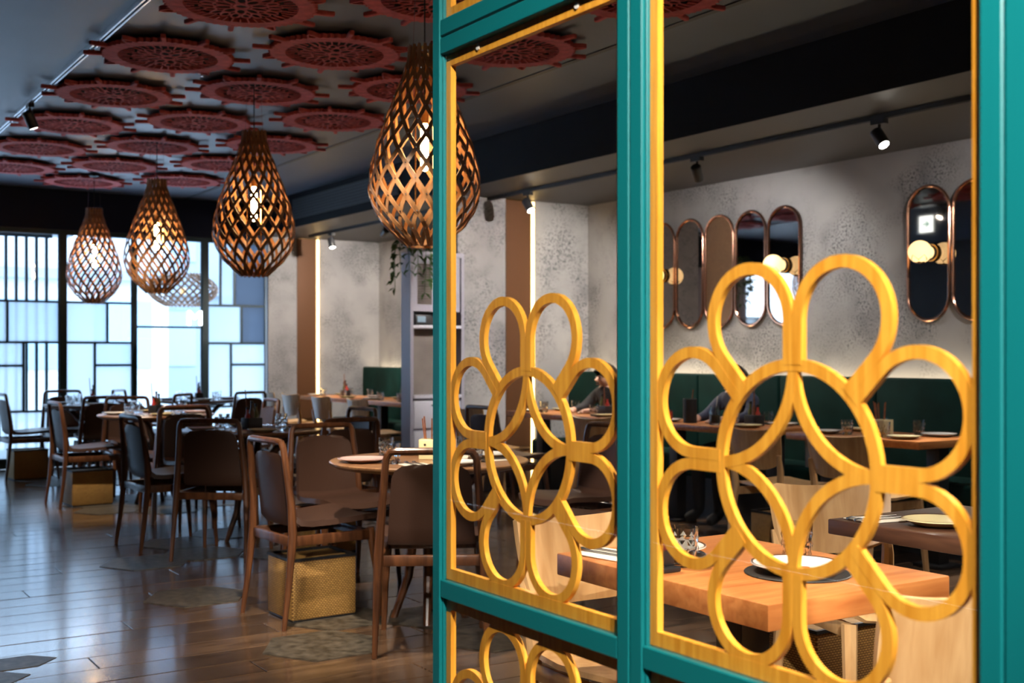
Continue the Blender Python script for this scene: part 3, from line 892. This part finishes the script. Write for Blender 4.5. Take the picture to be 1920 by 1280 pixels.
# ------------------------------------------------------------------ banquette
def banquette(y0, y1, label, n):
    t = thing('banquette', (6.4, (y0 + y1) / 2, 0), label, 'bench seat')
    L = (y1 - y0) / n; o = (y0 + y1) / 2
    MB().box(-.26, .24, y0 - o, y1 - o, 0, .30).build('plinth', 'black', t, smooth=False)
    for k in range(n):
        a, b = y0 + k * L - o, y0 + (k + 1) * L - o
        MB().bbox(-.29, .15, a + .003, b - .003, .30, .46, .025, 3).build('seat_cushion', 'green', t)
        MB().bbox(.14, .27, a + .003, b - .003, .40, 1.085, .02, 3).build('back_panel', 'green', t)
    MB().box(.30, .36, y0 - o, y1 - o, 1.03, 1.045).build('light_strip', 'ledwhite', t, smooth=False)
banquette(.9, 9.08, 'long dark green upholstered banquette below the mirrors', 9)
banquette(9.5, 13.55, 'dark green banquette beyond the service cabinet by the far wall tables', 4)

# ------------------------------------------------------------------ mirrors and globe lamps on the mirror wall
def capsule(hw, hh, r, n=14):
    return [(hw_ + r * math.cos(q), hz + r * math.sin(q)) for hw_, hz, a in ((0, hh - r, 0), (0, -(hh - r), PI)) for q in [a + PI * i / n for i in range(n + 1)]]
MZ, MH, MR = 1.94, .46, .168
def make_mirror(face_mat):
    def fn():
        t = thing('wall_mirror' if face_mat == 'mirror' else 'wall_panel', (0, 0, 0), '', 'mirror' if face_mat == 'mirror' else 'wall panel')
        pts = capsule(0, MH, MR)
        MB().prism([(a * .93, b * .985) for a, b in pts], .012, 'x', -.02).build('face', face_mat, t, smooth=False)
        ring = [Vector((-.022, a, b)) for a, b in pts]
        ring.append(ring[0].copy()); ring.append(ring[1].copy())
        MB().tube(ring, .0125, 8, False).build('frame', 'copper', t)
        for z in (-MH * .55, MH * .55):
            MB().box(-.012, 0, -.02, .02, z - .02, z + .02).build('bracket', 'black', t, smooth=False)
        return t
    return fn
MM, MP = Proto(make_mirror('mirror')), Proto(make_mirror('cane'))
MY = [6.53, 6.895, 7.26, 7.625, 7.99]
nm = ['bearing a globe lamp, at the end nearer the single mirror', 'second in the row of five, beside the woven panel', '', 'between the woven panel and the last globe lamp', 'bearing a globe lamp, at the end nearer the wall stub']
for i, y in enumerate(MY):
    if i == 2: MP.put((XM - .001, y, MZ), 0, 'capsule-shaped bronze woven panel in the middle of the mirror row', 'capsule mirrors')
    else: MM.put((XM - .001, y, MZ), 0, 'capsule mirror with copper frame, ' + nm[i], 'capsule mirrors')
MM.put((XM - .001, 5.19, MZ), 0, 'capsule mirror with copper frame and globe lamp that reflects the arrow sign', 'capsule mirrors')
MM.put((XM - .001, 4.825, MZ), 0, 'capsule mirror with copper frame, edge cut off by the partition post', 'capsule mirrors')
def make_globe():
    t = thing('globe_wall_lamp', (0, 0, 0), '', 'wall lamp')
    MB().tube([(-.001, 0, 0), (-.018, 0, 0)], .062, 24).build('wall_plate', 'brass', t)
    MB().tube([(-.018, 0, 0), (-.03, 0, 0)], .05, 24).build('black_band', 'black', t)
    MB().tube([(-.03, 0, 0), (-.075, 0, 0)], .042, 24).build('neck', 'globe', t)
    c = Vector((-.125, 0, 0)); r = .078
    m = MB(); m.lathe([(r * math.sin(PI * i / 16), -r * math.cos(PI * i / 16)) for i in range(17)], 28, c); m.build('globe', 'globe', t)
    vs = []; n = 24
    for k in range(n):
        q = 2 * PI * k / n
        for la in ((-PI / 2 + .05), -1.2, (-.30 if k % 4 == 0 else (-.72 if k % 4 == 2 else -.52))):
            vs.append(c + Vector((math.cos(la) * math.cos(q), math.cos(la) * math.sin(q), math.sin(la))) * (r + .002))
    fs = [(k * 3 + e, ((k + 1) % n) * 3 + e, ((k + 1) % n) * 3 + e + 1, k * 3 + e + 1) for k in range(n) for e in range(2)]
    MB().add(vs, fs).build('zigzag_cup', 'brass', t)
    return t
GL = Proto(make_globe)
for y, s in ((5.16, 'on the single mirror'), (MY[0] - .01, 'on the mirror end nearer the single mirror'), (MY[4] - .02, 'on the mirror nearest the wall stub')):
    GL.put((XM - .024, y, 1.94), 0, 'glass globe lamp with zigzag brass cup ' + s, 'globe wall lamps')
# arrow sign seen in the mirror
sg = thing('exit_sign', (1.2, 9.48, 2.87), 'small white hanging sign with a green arrow', 'sign')
MB().bbox(-.02, .018, -.11, .11, -.11, .11, .004).build('box', 'drawer', sg)
MB().box(.0182, .0195, -.103, .103, -.103, .103).build('face', 'signw', sg, smooth=False)
ar = [(.055, .010), (-.01, .010), (.02, .045), (.0, .045), (-.055, 0), (.0, -.045), (.02, -.045), (-.01, -.010), (.055, -.010)]
MB().prism(ar, .0012, 'x', .0196).build('arrow', 'signg', sg, smooth=False)
MB().tube([(0, 0, .11), (0, 0, ZC - 2.871)], .006, 6).build('hanger', 'black', sg)

# ------------------------------------------------------------------ service cabinet at the end of the wall stub
sv = thing('service_cabinet', (5.07, 8.98, 0), 'tall grey service cabinet with louvred doors at the end of the wall stub', 'cabinet')
MB().bbox(-.28, .26, .0, .17, 2.10, 2.14, .003).build('top', 'grey', sv)
MB().box(-.28, -.25, 0, .17, 0, 2.10).build('side_panel', 'grey', sv, smooth=False)
MB().box(.23, .26, 0, .17, 0, 2.10).build('side_panel', 'grey', sv, smooth=False)
MB().box(-.25, .23, .04, .17, 1.62, 2.10).build('upper_box', 'grey', sv, smooth=False)
MB().box(-.25, .23, .14, .17, 1.50, 1.62).build('niche_back', 'black', sv, smooth=False)
MB().bbox(-.25, .23, .0, .14, 1.47, 1.50, .003).build('shelf', 'drawer', sv)
MB().box(-.25, .23, .13, .17, .88, 1.47).build('splash_back', 'concrete', sv, smooth=False)
MB().bbox(-.25, .23, -.01, .17, .86, .89, .003).build('worktop', 'drawer', sv)
MB().box(-.25, .23, .02, .17, .0, .86).build('lower_box', 'grey', sv, smooth=False)
for k in range(3):
    d = MB().bbox(-.245, .225, -.0, .02, .60 - k * .26, .84 - k * .26, .004).build('drawer', 'drawer', sv)
    MB().tube([(-.08, -.012, .80 - k * .26), (.06, -.012, .80 - k * .26)], .006, 8).build('handle', 'steel', d)
for s in (0, 1):
    x0 = -.248 + s * .238
    d = MB()
    d.box(x0, x0 + .045, .018, .04, 1.62, 2.10).box(x0 + .19, x0 + .235, .018, .04, 1.62, 2.10).box(x0 + .045, x0 + .19, .018, .04, 1.62, 1.68).box(x0 + .045, x0 + .19, .018, .04, 2.04, 2.10)
    dd = d.build('louvre_door', 'grey', sv, smooth=False)
    lm = MB()
    for k in range(17):
        z = 1.685 + k * .021
        lm.add([(x0 + .045, .020, z), (x0 + .19, .020, z), (x0 + .19, .034, z + .015), (x0 + .045, .034, z + .015), (x0 + .045, .024, z - .003), (x0 + .19, .024, z - .003), (x0 + .19, .038, z + .012), (x0 + .045, .038, z + .012)],
               [(0, 1, 2, 3), (7, 6, 5, 4), (0, 4, 5, 1), (1, 5, 6, 2), (2, 6, 7, 3), (3, 7, 4, 0)])
    lm.build('louvre_slats', 'concrete', dd, smooth=False)['kind'] = 'stuff'
mc = thing('card_terminal', (4.93, 9.045, 1.5005), 'small black machine with a screen in the niche of the service cabinet', 'machine')
MB().bbox(-.08, .08, -.045, .04, 0, .09, .006).build('body', 'black', mc)
MB().box(-.06, .02, -.047, -.0452, .025, .075).build('screen', 'opane', mc, smooth=False)
# trailing plant
pl = thing('trailing_plant', (4.86, 9.06, 2.1405), 'green trailing plant hanging over the edge of the service cabinet', 'plant')
MB().lathe([(0, 0), (.055, 0), (.075, .11), (.068, .11), (.05, .02), (0, .02)], 20).build('pot', 'concrete', pl)
leafm = MB().add([(0, 0, 0), (.022, .012, .004), (.055, 0, -.006), (.022, -.012, .004), (.03, 0, -.004)], [(0, 4, 1), (1, 4, 2), (2, 4, 3), (3, 4, 0)]).mesh('leaf', 'leaf', fix=False)
for v in range(9):
    ang = R(150 + v * 27); ln = random.uniform(.25, .52)
    pts = []
    for i in range(8):
        u = i / 7
        pts.append((math.cos(ang) * (.04 + .13 * min(1, u * 2.2)) + .01 * math.sin(5 * u + v), math.sin(ang) * (.04 + .10 * min(1, u * 2.2)), .10 + .04 * math.sin(u * PI * .9) - max(0, u - .3) * ln / .7))
    MB().tube(pts, .0028, 5).build('stem', 'leaf', pl)
    for i in range(1, 8):
        for s in (-1, 1):
            lf = link('leaf', leafm, pl, pts[i])
            lf.rotation_euler = (random.uniform(-.6, .6), random.uniform(.2, 1.1), ang + s * random.uniform(.6, 1.6)); lf.scale = (1.6,) * 3

# ------------------------------------------------------------------ rattan boxes
def make_basket():
    t = thing('rattan_box', (0, 0, 0), '', 'storage box')
    MB().bbox(-.165, .165, -.14, .14, .012, .285, .006).build('body', 'wicker', t)
    m = MB()
    for q in ((-.168, .168, -.143, -.128), (-.168, .168, .128, .143), (-.168, -.153, -.128, .128), (.153, .168, -.128, .128)):
        m.box(q[0], q[1], q[2], q[3], .285, .297)
    m.build('rim', 'black', t, smooth=False)
    MB().bbox(-.16, .16, -.135, .135, 0, .012, .003).build('foot', 'black', t)
    return t
BK = Proto(make_basket)
for x, y, rz, s in ((2.265, 5.25, 2, 'under the aisle-side chair of the ' + tn[0]), (2.36, 10.1, 3, 'under the aisle-side chair of the ' + tn[2]), (2.34, 12.52, 4, 'under the aisle-side chair of the ' + tn[3]),
                    (5.30, 5.08, 0, 'under the plywood chair by the row of mirrors'), (3.24, 2.95, 0, 'behind the plywood chair at the dark table'), (3.05, 6.86, 10, 'under the chair between the first and second round tables')):
    BK.put((x, y, 0), R(rz), 'woven rattan storage box ' + s, 'rattan storage boxes')

# ------------------------------------------------------------------ tableware
def plate_fn(mat, r):
    def fn():
        t = thing('plate', (0, 0, 0), '', 'plate')
        MB().lathe([(0, .003), (r * .5, .003), (r * .55, 0), (r * .62, .002), (r, .018), (r * .995, .021), (r * .64, .008), (0, .007)], 36).build('dish', mat, t)
        MB().lathe([(r * .95, .0200), (r * .985, .0212), (r * .985, .0217), (r * .95, .0206), (r * .95, .0200)], 36).build('rim_line', 'darktop', t)
        return t
    return fn
PL = {'white': Proto(plate_fn('white', .105)), 'pink': Proto(plate_fn('pink', .12)), 'cream': Proto(plate_fn('cream', .10))}
def make_tumbler():
    t = thing('tumbler', (0, 0, 0), '', 'glass')
    n = 12; vs = []
    prof = [(.0, .0), (.029, .0), (.033, .035), (.038, .092), (.0355, .092), (.031, .037), (.027, .012), (0, .010)]
    MB().lathe(prof, 16).build('bowl', 'tumbler', t)
    fm = MB()
    for k in range(10):
        for z in (.016, .042, .066):
            q = 2 * PI * (k + (.5 if z == .042 else 0)) / 10; r = .0325 + z * .06
            c = Vector((r * math.cos(q), r * math.sin(q), z)); tg = Vector((-math.sin(q), math.cos(q), 0)); up = Vector((0, 0, 1)); rd = Vector((math.cos(q), math.sin(q), 0))
            fm.add([c + tg * .008, c + up * .011, c - tg * .008, c - up * .011, c + rd * .003], [(0, 1, 4), (1, 2, 4), (2, 3, 4), (3, 0, 4)])
    fm.build('facets', 'tumbler', t, smooth=False)
    return t
TU = Proto(make_tumbler)
def make_caddy():
    t = thing('condiment_caddy', (0, 0, 0), '', 'caddy')
    MB().bbox(-.055, .055, -.045, .045, 0, .095, .004).build('box', 'cream', t)
    hm = MB()
    for s in (-.025, .025): hm.tube([(s, -.0452, .07), (s, -.0462, .07)], .006, 8)
    hm.build('hole', 'black', t)
    for k in range(9):
        a = random.uniform(-.03, .03); b = random.uniform(-.025, .025)
        MB().tube([(a, b, .05), (a * 1.6, b * 1.6, .185 + random.uniform(0, .025))], .0035, 5).build('chopstick', 'stick', t)
    MB().bbox(.058, .098, -.03, .03, 0, .07, .006).build('red_jar', 'red', t)
    return t
CD = Proto(make_caddy)
def make_bottles():
    t = thing('sauce_set', (0, 0, 0), '', 'caddy')
    MB().bbox(-.06, .06, -.04, .04, 0, .075, .005).build('holder', 'black', t)
    for k, (mt, h) in enumerate((('red', .13), ('walnut', .17), ('olive', .15))):
        b = MB().lathe([(0, .01), (.017, .01), (.017, h * .7), (.008, h * .82), (.008, h), (0, h)], 12).build('bottle', mt, t, (-.036 + k * .036, 0, .0))
        MB().lathe([(0, h), (.010, h), (.010, h + .018), (0, h + .018)], 10).build('cap', 'black', b)
    MB().tube([(-.02, .02, .07), (-.03, .03, .26)], .004, 6).build('spoon', 'stick', t)
    return t
SS = Proto(make_bottles)
def make_cutlery():
    t = thing('cutlery', (0, 0, 0), '', 'cutlery')
    MB().bbox(-.06, .06, -.075, .075, 0, .004, .0015, 1).build('napkin', 'napkin', t)
    for k in (-1, 1):
        MB().tube([(k * .018, -.09, .007), (k * .018, .05, .007), (k * .018, .075, .0075), (k * .018, .095, .0075)], [.0028, .0028, .007, .004], 8).build('spoon' if k > 0 else 'fork', 'steel', t)
    return t
CU = Proto(make_cutlery)
def make_napkin():
    t = thing('paper_napkin', (0, 0, 0), '', 'napkin')
    rows = [[(-.06 + .12 * i / 6, -.05 + .1 * j / 6, .006 + .022 * math.sin(i * 1.3) ** 2 * math.cos(j * .9) ** 2) for j in range(7)] for i in range(7)]
    MB().slab(rows, .0015).build('sheet', 'napkin', t)
    return t
NK = Proto(make_napkin)
zT = .7505
def put(proto, x, y, rz, label, grp): return proto.put((x, y, zT), R(rz), label, grp)
place = {0: 'aisle', 1: 'window', 2: 'partition', 3: 'mirror wall'}
for i, (tx, ty) in enumerate(TAB + [(4.12, 12.62)]):
    nme = (tn + ['fifth round table by the windows'])[i]
    for k, q in enumerate((172, 82, 262, -8)):
        c, s = math.cos(R(q)), math.sin(R(q))
        kind = ('pink', 'white', 'white', 'white')[k] if i == 0 else ('white', 'cream', 'cream', 'pink')[k]
        put(PL[kind], tx + .325 * c, ty + .325 * s, 0, '%s plate on the %s side of the %s' % (kind, place[k], nme), 'plates on the round tables')
        c2, s2 = math.cos(R(q + 30)), math.sin(R(q + 30))
        put(TU, tx + .27 * c2, ty + .27 * s2, 20 * k, 'tumbler on the %s side of the %s' % (place[k], nme), 'tumblers on the round tables')
        c3, s3 = math.cos(R(q - 32)), math.sin(R(q - 32))
        if i < 3: put(CU, tx + .31 * c3, ty + .31 * s3, q + 90, 'cutlery set on the %s side of the %s' % (place[k], nme), 'cutlery sets')
    if i in (0, ): put(CD, tx + .02, ty + .02, -35, 'cream chopstick box with holes and red jar on the ' + nme, 'chopstick boxes')
    else: put(SS, tx, ty, 20 * i, 'dark holder of sauce bottles on the ' + nme, 'sauce holders')
put(NK, 2.83, 4.77, 30, 'crumpled paper napkin on the ' + tn[0], None)
# near tables
pn = 'orange-brown table behind the partition'
mt_ = tag(MB().lathe([(0, 0), (.118, 0), (.12, .002), (.118, .004), (0, .004)], 40).build('round_placemat', 'mat', None, (2.0, 1.885, zT)), 'round black mat under the flower-printed plate', 'placemat')
fp = PL['white'].put((2.0, 1.885, zT + .0045), 0, 'white plate with red flower print on the ' + pn, 'plates on the near tables')
dec = MB()
for k in range(7):
    q = 2 * PI * k / 7
    dec.lathe([(0, .0072), (.012, .0072), (.012, .0078), (0, .0078)], 10, (.024 * math.cos(q), .024 * math.sin(q), 0))
dec.build('flower_print', 'red', fp)
mt2 = tag(MB().lathe([(0, 0), (.103, 0), (.105, .002), (.103, .004), (0, .004)], 40).build('round_placemat', 'mat', None, (1.91, 2.245, zT)), 'round black mat under the plain plate near the black menu holder', 'placemat')
PL['white'].put((1.91, 2.245, zT + .0045), 0, 'plain white plate near the black menu holder on the ' + pn, 'plates on the near tables')
put(TU, 1.845, 2.10, 10, 'cut glass tumbler beside the black menu holder on the ' + pn, 'tumblers on the near tables')
put(TU, 2.12, 2.0, 40, 'cut glass tumbler beside the flower-printed plate', 'tumblers on the near tables')
put(CU, 1.79, 2.31, 10, 'napkin with spoon and fork at the far corner of the ' + pn, 'cutlery sets')
mh = thing('menu_holder', (1.748, 2.075, zT), 'black menu holder with dark red card on the orange-brown table', 'menu')
MB().bbox(-.045, .045, -.03, .03, 0, .012, .003).build('base', 'black', mh)
MB().bbox(-.04, .04, -.012, .012, .012, .085, .002).build('card', 'black', mh)
MB().box(-.036, .036, -.0135, -.0121, .05, .08).build('red_band', 'maroon', mh, smooth=False)
# canister with chopsticks
cn = thing('ceramic_canister', (2.87, 1.985, zT), 'pale green canister with olive flowers holding chopsticks', 'canister')
MB().lathe([(0, 0), (.047, 0), (.05, .004), (.05, .128), (.048, .133), (.044, .133), (.044, .01), (0, .01)], 32).build('body', 'celadon', cn)
fl_ = MB()
for c0, z0 in ((R(215), .085), (R(250), .045), (R(275), .09), (R(190), .04)):
    for k in range(6):
        q = 2 * PI * k / 6
        pts = []
        for s in range(9):
            e = 2 * PI * s / 8
            a, b = .012 + .010 * math.cos(e), .005 * math.sin(e)
            ly, lz = a * math.cos(q) - b * math.sin(q), a * math.sin(q) + b * math.cos(q)
            pts.append((.0506 * math.cos(c0 + ly / .05), .0506 * math.sin(c0 + ly / .05), z0 + lz))
        fl_.add(pts[:8], [tuple(range(8))])
fl_.build('flower_print', 'olive', cn, smooth=False)
for k, a in enumerate((200, 225, 250, 280)):
    MB().tube([(.0503 * math.cos(R(a)), .0503 * math.sin(R(a)), .118), (.0508 * math.cos(R(a)), .0508 * math.sin(R(a)), .118)], .004, 8).build('vent_hole', 'black', cn)
for k in range(10):
    a = random.uniform(-.03, .03); b = random.uniform(-.03, .03)
    MB().tube([(a * .6, b * .6, .02), (a * 1.25 - .012, b * 1.25, .205 + random.uniform(0, .02))], [.0028, .0035], 5).build('chopstick', 'steel' if k % 3 == 0 else 'stick', cn)
PL['cream'].put((2.9, 2.19, zT), 0, 'yellowish plate on the dark table beside the green canister', 'plates on the near tables')
put(CU, 2.84, 2.36, 80, 'napkin with spoon and fork on the dark table beside the green canister', 'cutlery sets')
# wall tables
WT = [((4.32, 5.34), 'wall table by the single mirror'), ((5.6, 6.85), 'wall table below the five mirrors'), ((7.2, 8.65), 'wall table next to the wall stub'), ((10.55, 11.75), 'wall table behind the service cabinet'), ((11.95, 13.25), 'wall table below the far bronze panel')]
for (y0, y1), s in WT:
    ym = (y0 + y1) / 2
    for k, (fx, fy) in enumerate(((5.68, y0 + .2), (6.03, y0 + .22), (5.68, y1 - .22), (6.03, y1 - .2))):
        ds = ('seat-aisle', 'banquette')[k % 2] + (' near' if k < 2 else ' far')
        lab = ('chair side' if k % 2 == 0 else 'banquette side') + (', partition end' if k < 2 else ', window end')
        if not (y0 == 5.6 and k == 3): put(PL['white' if k % 3 else 'cream'], fx, fy, 0, 'plate on the %s of the %s' % (lab, s), 'plates on the wall tables')
        if not (y0 == 5.6 and k > 1): put(TU, fx + .02, fy + (.16 if k < 2 else -.16), 30 * k, 'tumbler on the %s of the %s' % (lab, s), 'tumblers on the wall tables')
    put(SS if y0 > 5 else CD, 5.86, ym - (.3 if y0 in (5.6, 7.2) else 0), 90, 'condiment holder in the middle of the ' + s, 'condiment holders on the wall tables')
# black canister and printed bag at the wall tables
bc = thing('black_canister', (5.71, 6.42, zT), 'black straight-sided canister on the wall table below the five mirrors', 'canister')
MB().lathe([(0, 0), (.05, 0), (.05, .17), (.047, .174), (.043, .174), (.043, .02), (0, .02)], 24).build('body', 'black', bc)
MB().tube([(.0, .0, .02), (.03, .0, .24)], .004, 6).build('spoon', 'stick', bc)
bg_ = thing('printed_bag', (6.2, 5.62, .4605), 'white printed bag lying on the green banquette seat', 'bag')
MB().bbox(-.03, .03, -.13, .13, 0, .20, .012, 3).build('bag_body', 'paper', bg_)
tx_ = link('lettering', text_mesh('lettering', 'Amo', .09, 'ink', .0008), bg_, (-.0315, 0, .14))
tx_.rotation_euler = (R(90), 0, R(-90))
# ceiling smoke heads / sprinklers
for x, y, s in ((2.42, 7.35, 'between the middle and aisle-side medallions near the second pendant lamp'), (2.40, 9.75, 'between medallions near the third pendant lamp'), (5.9, 11.6, 'under the low ceiling near the service cabinet')):
    z = ZC if x < XB else ZS
    t = thing('ceiling_sensor', (x, y, z), 'round white ceiling sensor ' + s, 'sensor', 'ceiling sensors')
    MB().lathe([(0, 0), (.045, 0), (.045, -.012), (.02, -.03), (0, -.032)], 20).build('body', 'white', t)
    MB().lathe([(0, -.032), (.008, -.032), (.008, -.042), (0, -.042)], 10).build('sensor_tip', 'steel', t)


rb_ = thing('red_card_box', (5.66, 6.62, zT), 'small red box beside the black canister on the wall table', 'box')
MB().bbox(-.03, .03, -.035, .035, 0, .075, .004).build('carton', 'red', rb_)
MB().bbox(-.031, .031, -.036, .036, .075, .085, .003).build('lid', 'maroon', rb_)
jr = thing('drink_jar', (5.69, 6.14, zT), 'glass jar with a straw on the wall table below the five mirrors', 'glass')
MB().lathe([(0, 0), (.034, 0), (.04, .01), (.04, .10), (.034, .115), (.034, .135), (.031, .135), (.031, .115), (.036, .1), (.036, .014), (0, .012)], 20).build('jar', 'tumbler', jr)
MB().lathe([(0, .0125), (.0355, .0145), (.0355, .07), (0, .07)], 20).build('drink', 'cream', jr)
MB().tube([(0, 0, .05), (.012, -.02, .20)], .004, 6).build('straw', 'paper', jr)

# ------------------------------------------------------------------ two people at the wall tables (mostly hidden behind the fretwork)
def person(loc, cloth, label, lean, reach):
    P = {}
    E_ = []
    def v(n, co, r, par=None):
        P[n] = (Vector(co), r)
        if par: E_.append((par, n))
    # sits on the banquette facing -X; origin on the floor below the pelvis
    v('pelvis', (0, 0, .575), .115)
    v('belly', (-lean * .25, 0, .70), .115, 'pelvis')
    v('chest', (-lean * .6, 0, .86), .125, 'belly')
    v('collar', (-lean * .85, 0, .955), .075, 'chest')
    v('neck', (-lean * 1.0, 0, .99), .048, 'collar')
    v('skull', (-lean * 1.1 - .01, 0, 1.05), .082, 'neck')
    v('crown', (-lean * 1.1 - .003, 0, 1.09), .066, 'skull')
    for sd, nm_ in ((-1, 'r'), (1, 'l')):
        v('sho' + nm_, (-lean * .78, sd * .165, .915), .058, 'collar')
        v('elb' + nm_, (-lean * .78 - .12, sd * .215, .80), .042, 'sho' + nm_)
        v('wri' + nm_, (-reach, sd * .13, .782), .028, 'elb' + nm_)
        v('palm' + nm_, (-reach - .06, sd * .10, .778), .026, 'wri' + nm_)
        for k, (dx_, dy_) in enumerate(((-.035, .03), (-.055, .012), (-.055, -.006), (-.042, -.022))):
            v('f%d' % k + nm_, (-reach - .075 + dx_ * .5, sd * (.10 + dy_ * .7), .776), .010, 'palm' + nm_)
            v('g%d' % k + nm_, (-reach - .075 + dx_, sd * (.10 + dy_), .766), .008, 'f%d' % k + nm_)
        v('t0' + nm_, (-reach - .05, sd * .065, .776), .011, 'palm' + nm_)
        v('t1' + nm_, (-reach - .075, sd * .05, .768), .009, 't0' + nm_)
        v('hip' + nm_, (-.06, sd * .095, .555), .088, 'pelvis')
        v('knee' + nm_, (-.42, sd * .105, .53), .062, 'hip' + nm_)
        v('ank' + nm_, (-.40, sd * .11, .10), .042, 'knee' + nm_)
        v('toe' + nm_, (-.53, sd * .12, .045), .04, 'ank' + nm_)
    names = list(P)
    me = bpy.data.meshes.new('person')
    me.from_pydata([P[n][0] for n in names], [(names.index(a), names.index(b)) for a, b in E_], [])
    o = bpy.data.objects.new('tmp_person', me); C.objects.link(o)
    sk = o.modifiers.new('skin', 'SKIN'); sk.use_smooth_shade = True
    ss_ = o.modifiers.new('subd', 'SUBSURF'); ss_.levels = 2; ss_.render_levels = 2
    for i_, n in enumerate(names):
        d = me.skin_vertices[0].data[i_]; d.radius = (P[n][1],) * 2; d.use_root = (n == 'pelvis')
    bpy.context.view_layer.update()
    dg = bpy.context.evaluated_depsgraph_get()
    bm_ = bpy.data.meshes.new_from_object(o.evaluated_get(dg))
    bpy.data.objects.remove(o)
    bm_.materials.clear()
    for k in (cloth, 'skin', 'coal'): bm_.materials.append(MT[k])
    hz = P['neck'][0].z - .01
    for p in bm_.polygons:
        c = p.center
        p.material_index = 1 if (c.z > hz or c.x < -reach + .01 and c.z > .72) else (2 if c.z < .62 else 0)
        p.use_smooth = True
    bm_.name = 'person'
    b_ = link('person', bm_, None, loc)
    tag(b_, label, 'person')
    hc = P['skull'][0]
    # face and hair ride with the head
    MB().tube([hc + Vector((-.078, 0, .012)), hc + Vector((-.098, 0, -.012)), hc + Vector((-.082, 0, -.022))], [.008, .013, .010], 8).build('nose', 'skin', b_)
    for sd in (-1, 1):
        MB().lathe([(0, -.009), (.008, -.004), (.009, .003), (0, .009)], 10, hc + Vector((-.076, sd * .03, .014))).build('eye', 'hair', b_)
        MB().tube([hc + Vector((.005, sd * .082, .02)), hc + Vector((.005, sd * .088, -.015))], [.012, .009], 8).build('ear', 'skin', b_)
    MB().tube([hc + Vector((-.074, -.022, -.048)), hc + Vector((-.080, 0, -.047)), hc + Vector((-.074, .022, -.048))], .005, 6).build('mouth', 'maroon', b_)
    vs = []; n1, n2 = 24, 9
    for a in range(n2):
        for k in range(n1):
            q = 2 * PI * k / n1; back = .5 + .5 * math.cos(q)
            low = -.10 - 1.0 * back
            la = PI / 2 - (PI / 2 - (.42 * (1 - back) + low * back)) * a / (n2 - 1)
            r = .112 + .005 * math.sin(5 * q + a)
            vs.append(hc + Vector((.010 + r * math.cos(la) * math.cos(q), r * .95 * math.cos(la) * math.sin(q), .022 + r * math.sin(la))))
    fs = [(a * n1 + k, a * n1 + (k + 1) % n1, (a + 1) * n1 + (k + 1) % n1, (a + 1) * n1 + k) for a in range(n2 - 1) for k in range(n1)]
    MB().add(vs, fs).build('hair', 'hair', b_)
    return b_
person((6.30, 6.42, -.012), 'navy', 'person with dark hair in dark blue, seated on the banquette below the five mirrors', .14, .40)
person((6.30, 7.98, -.012), 'coal', 'person with dark hair in black, seated on the banquette next to the wall stub', .14, .40)
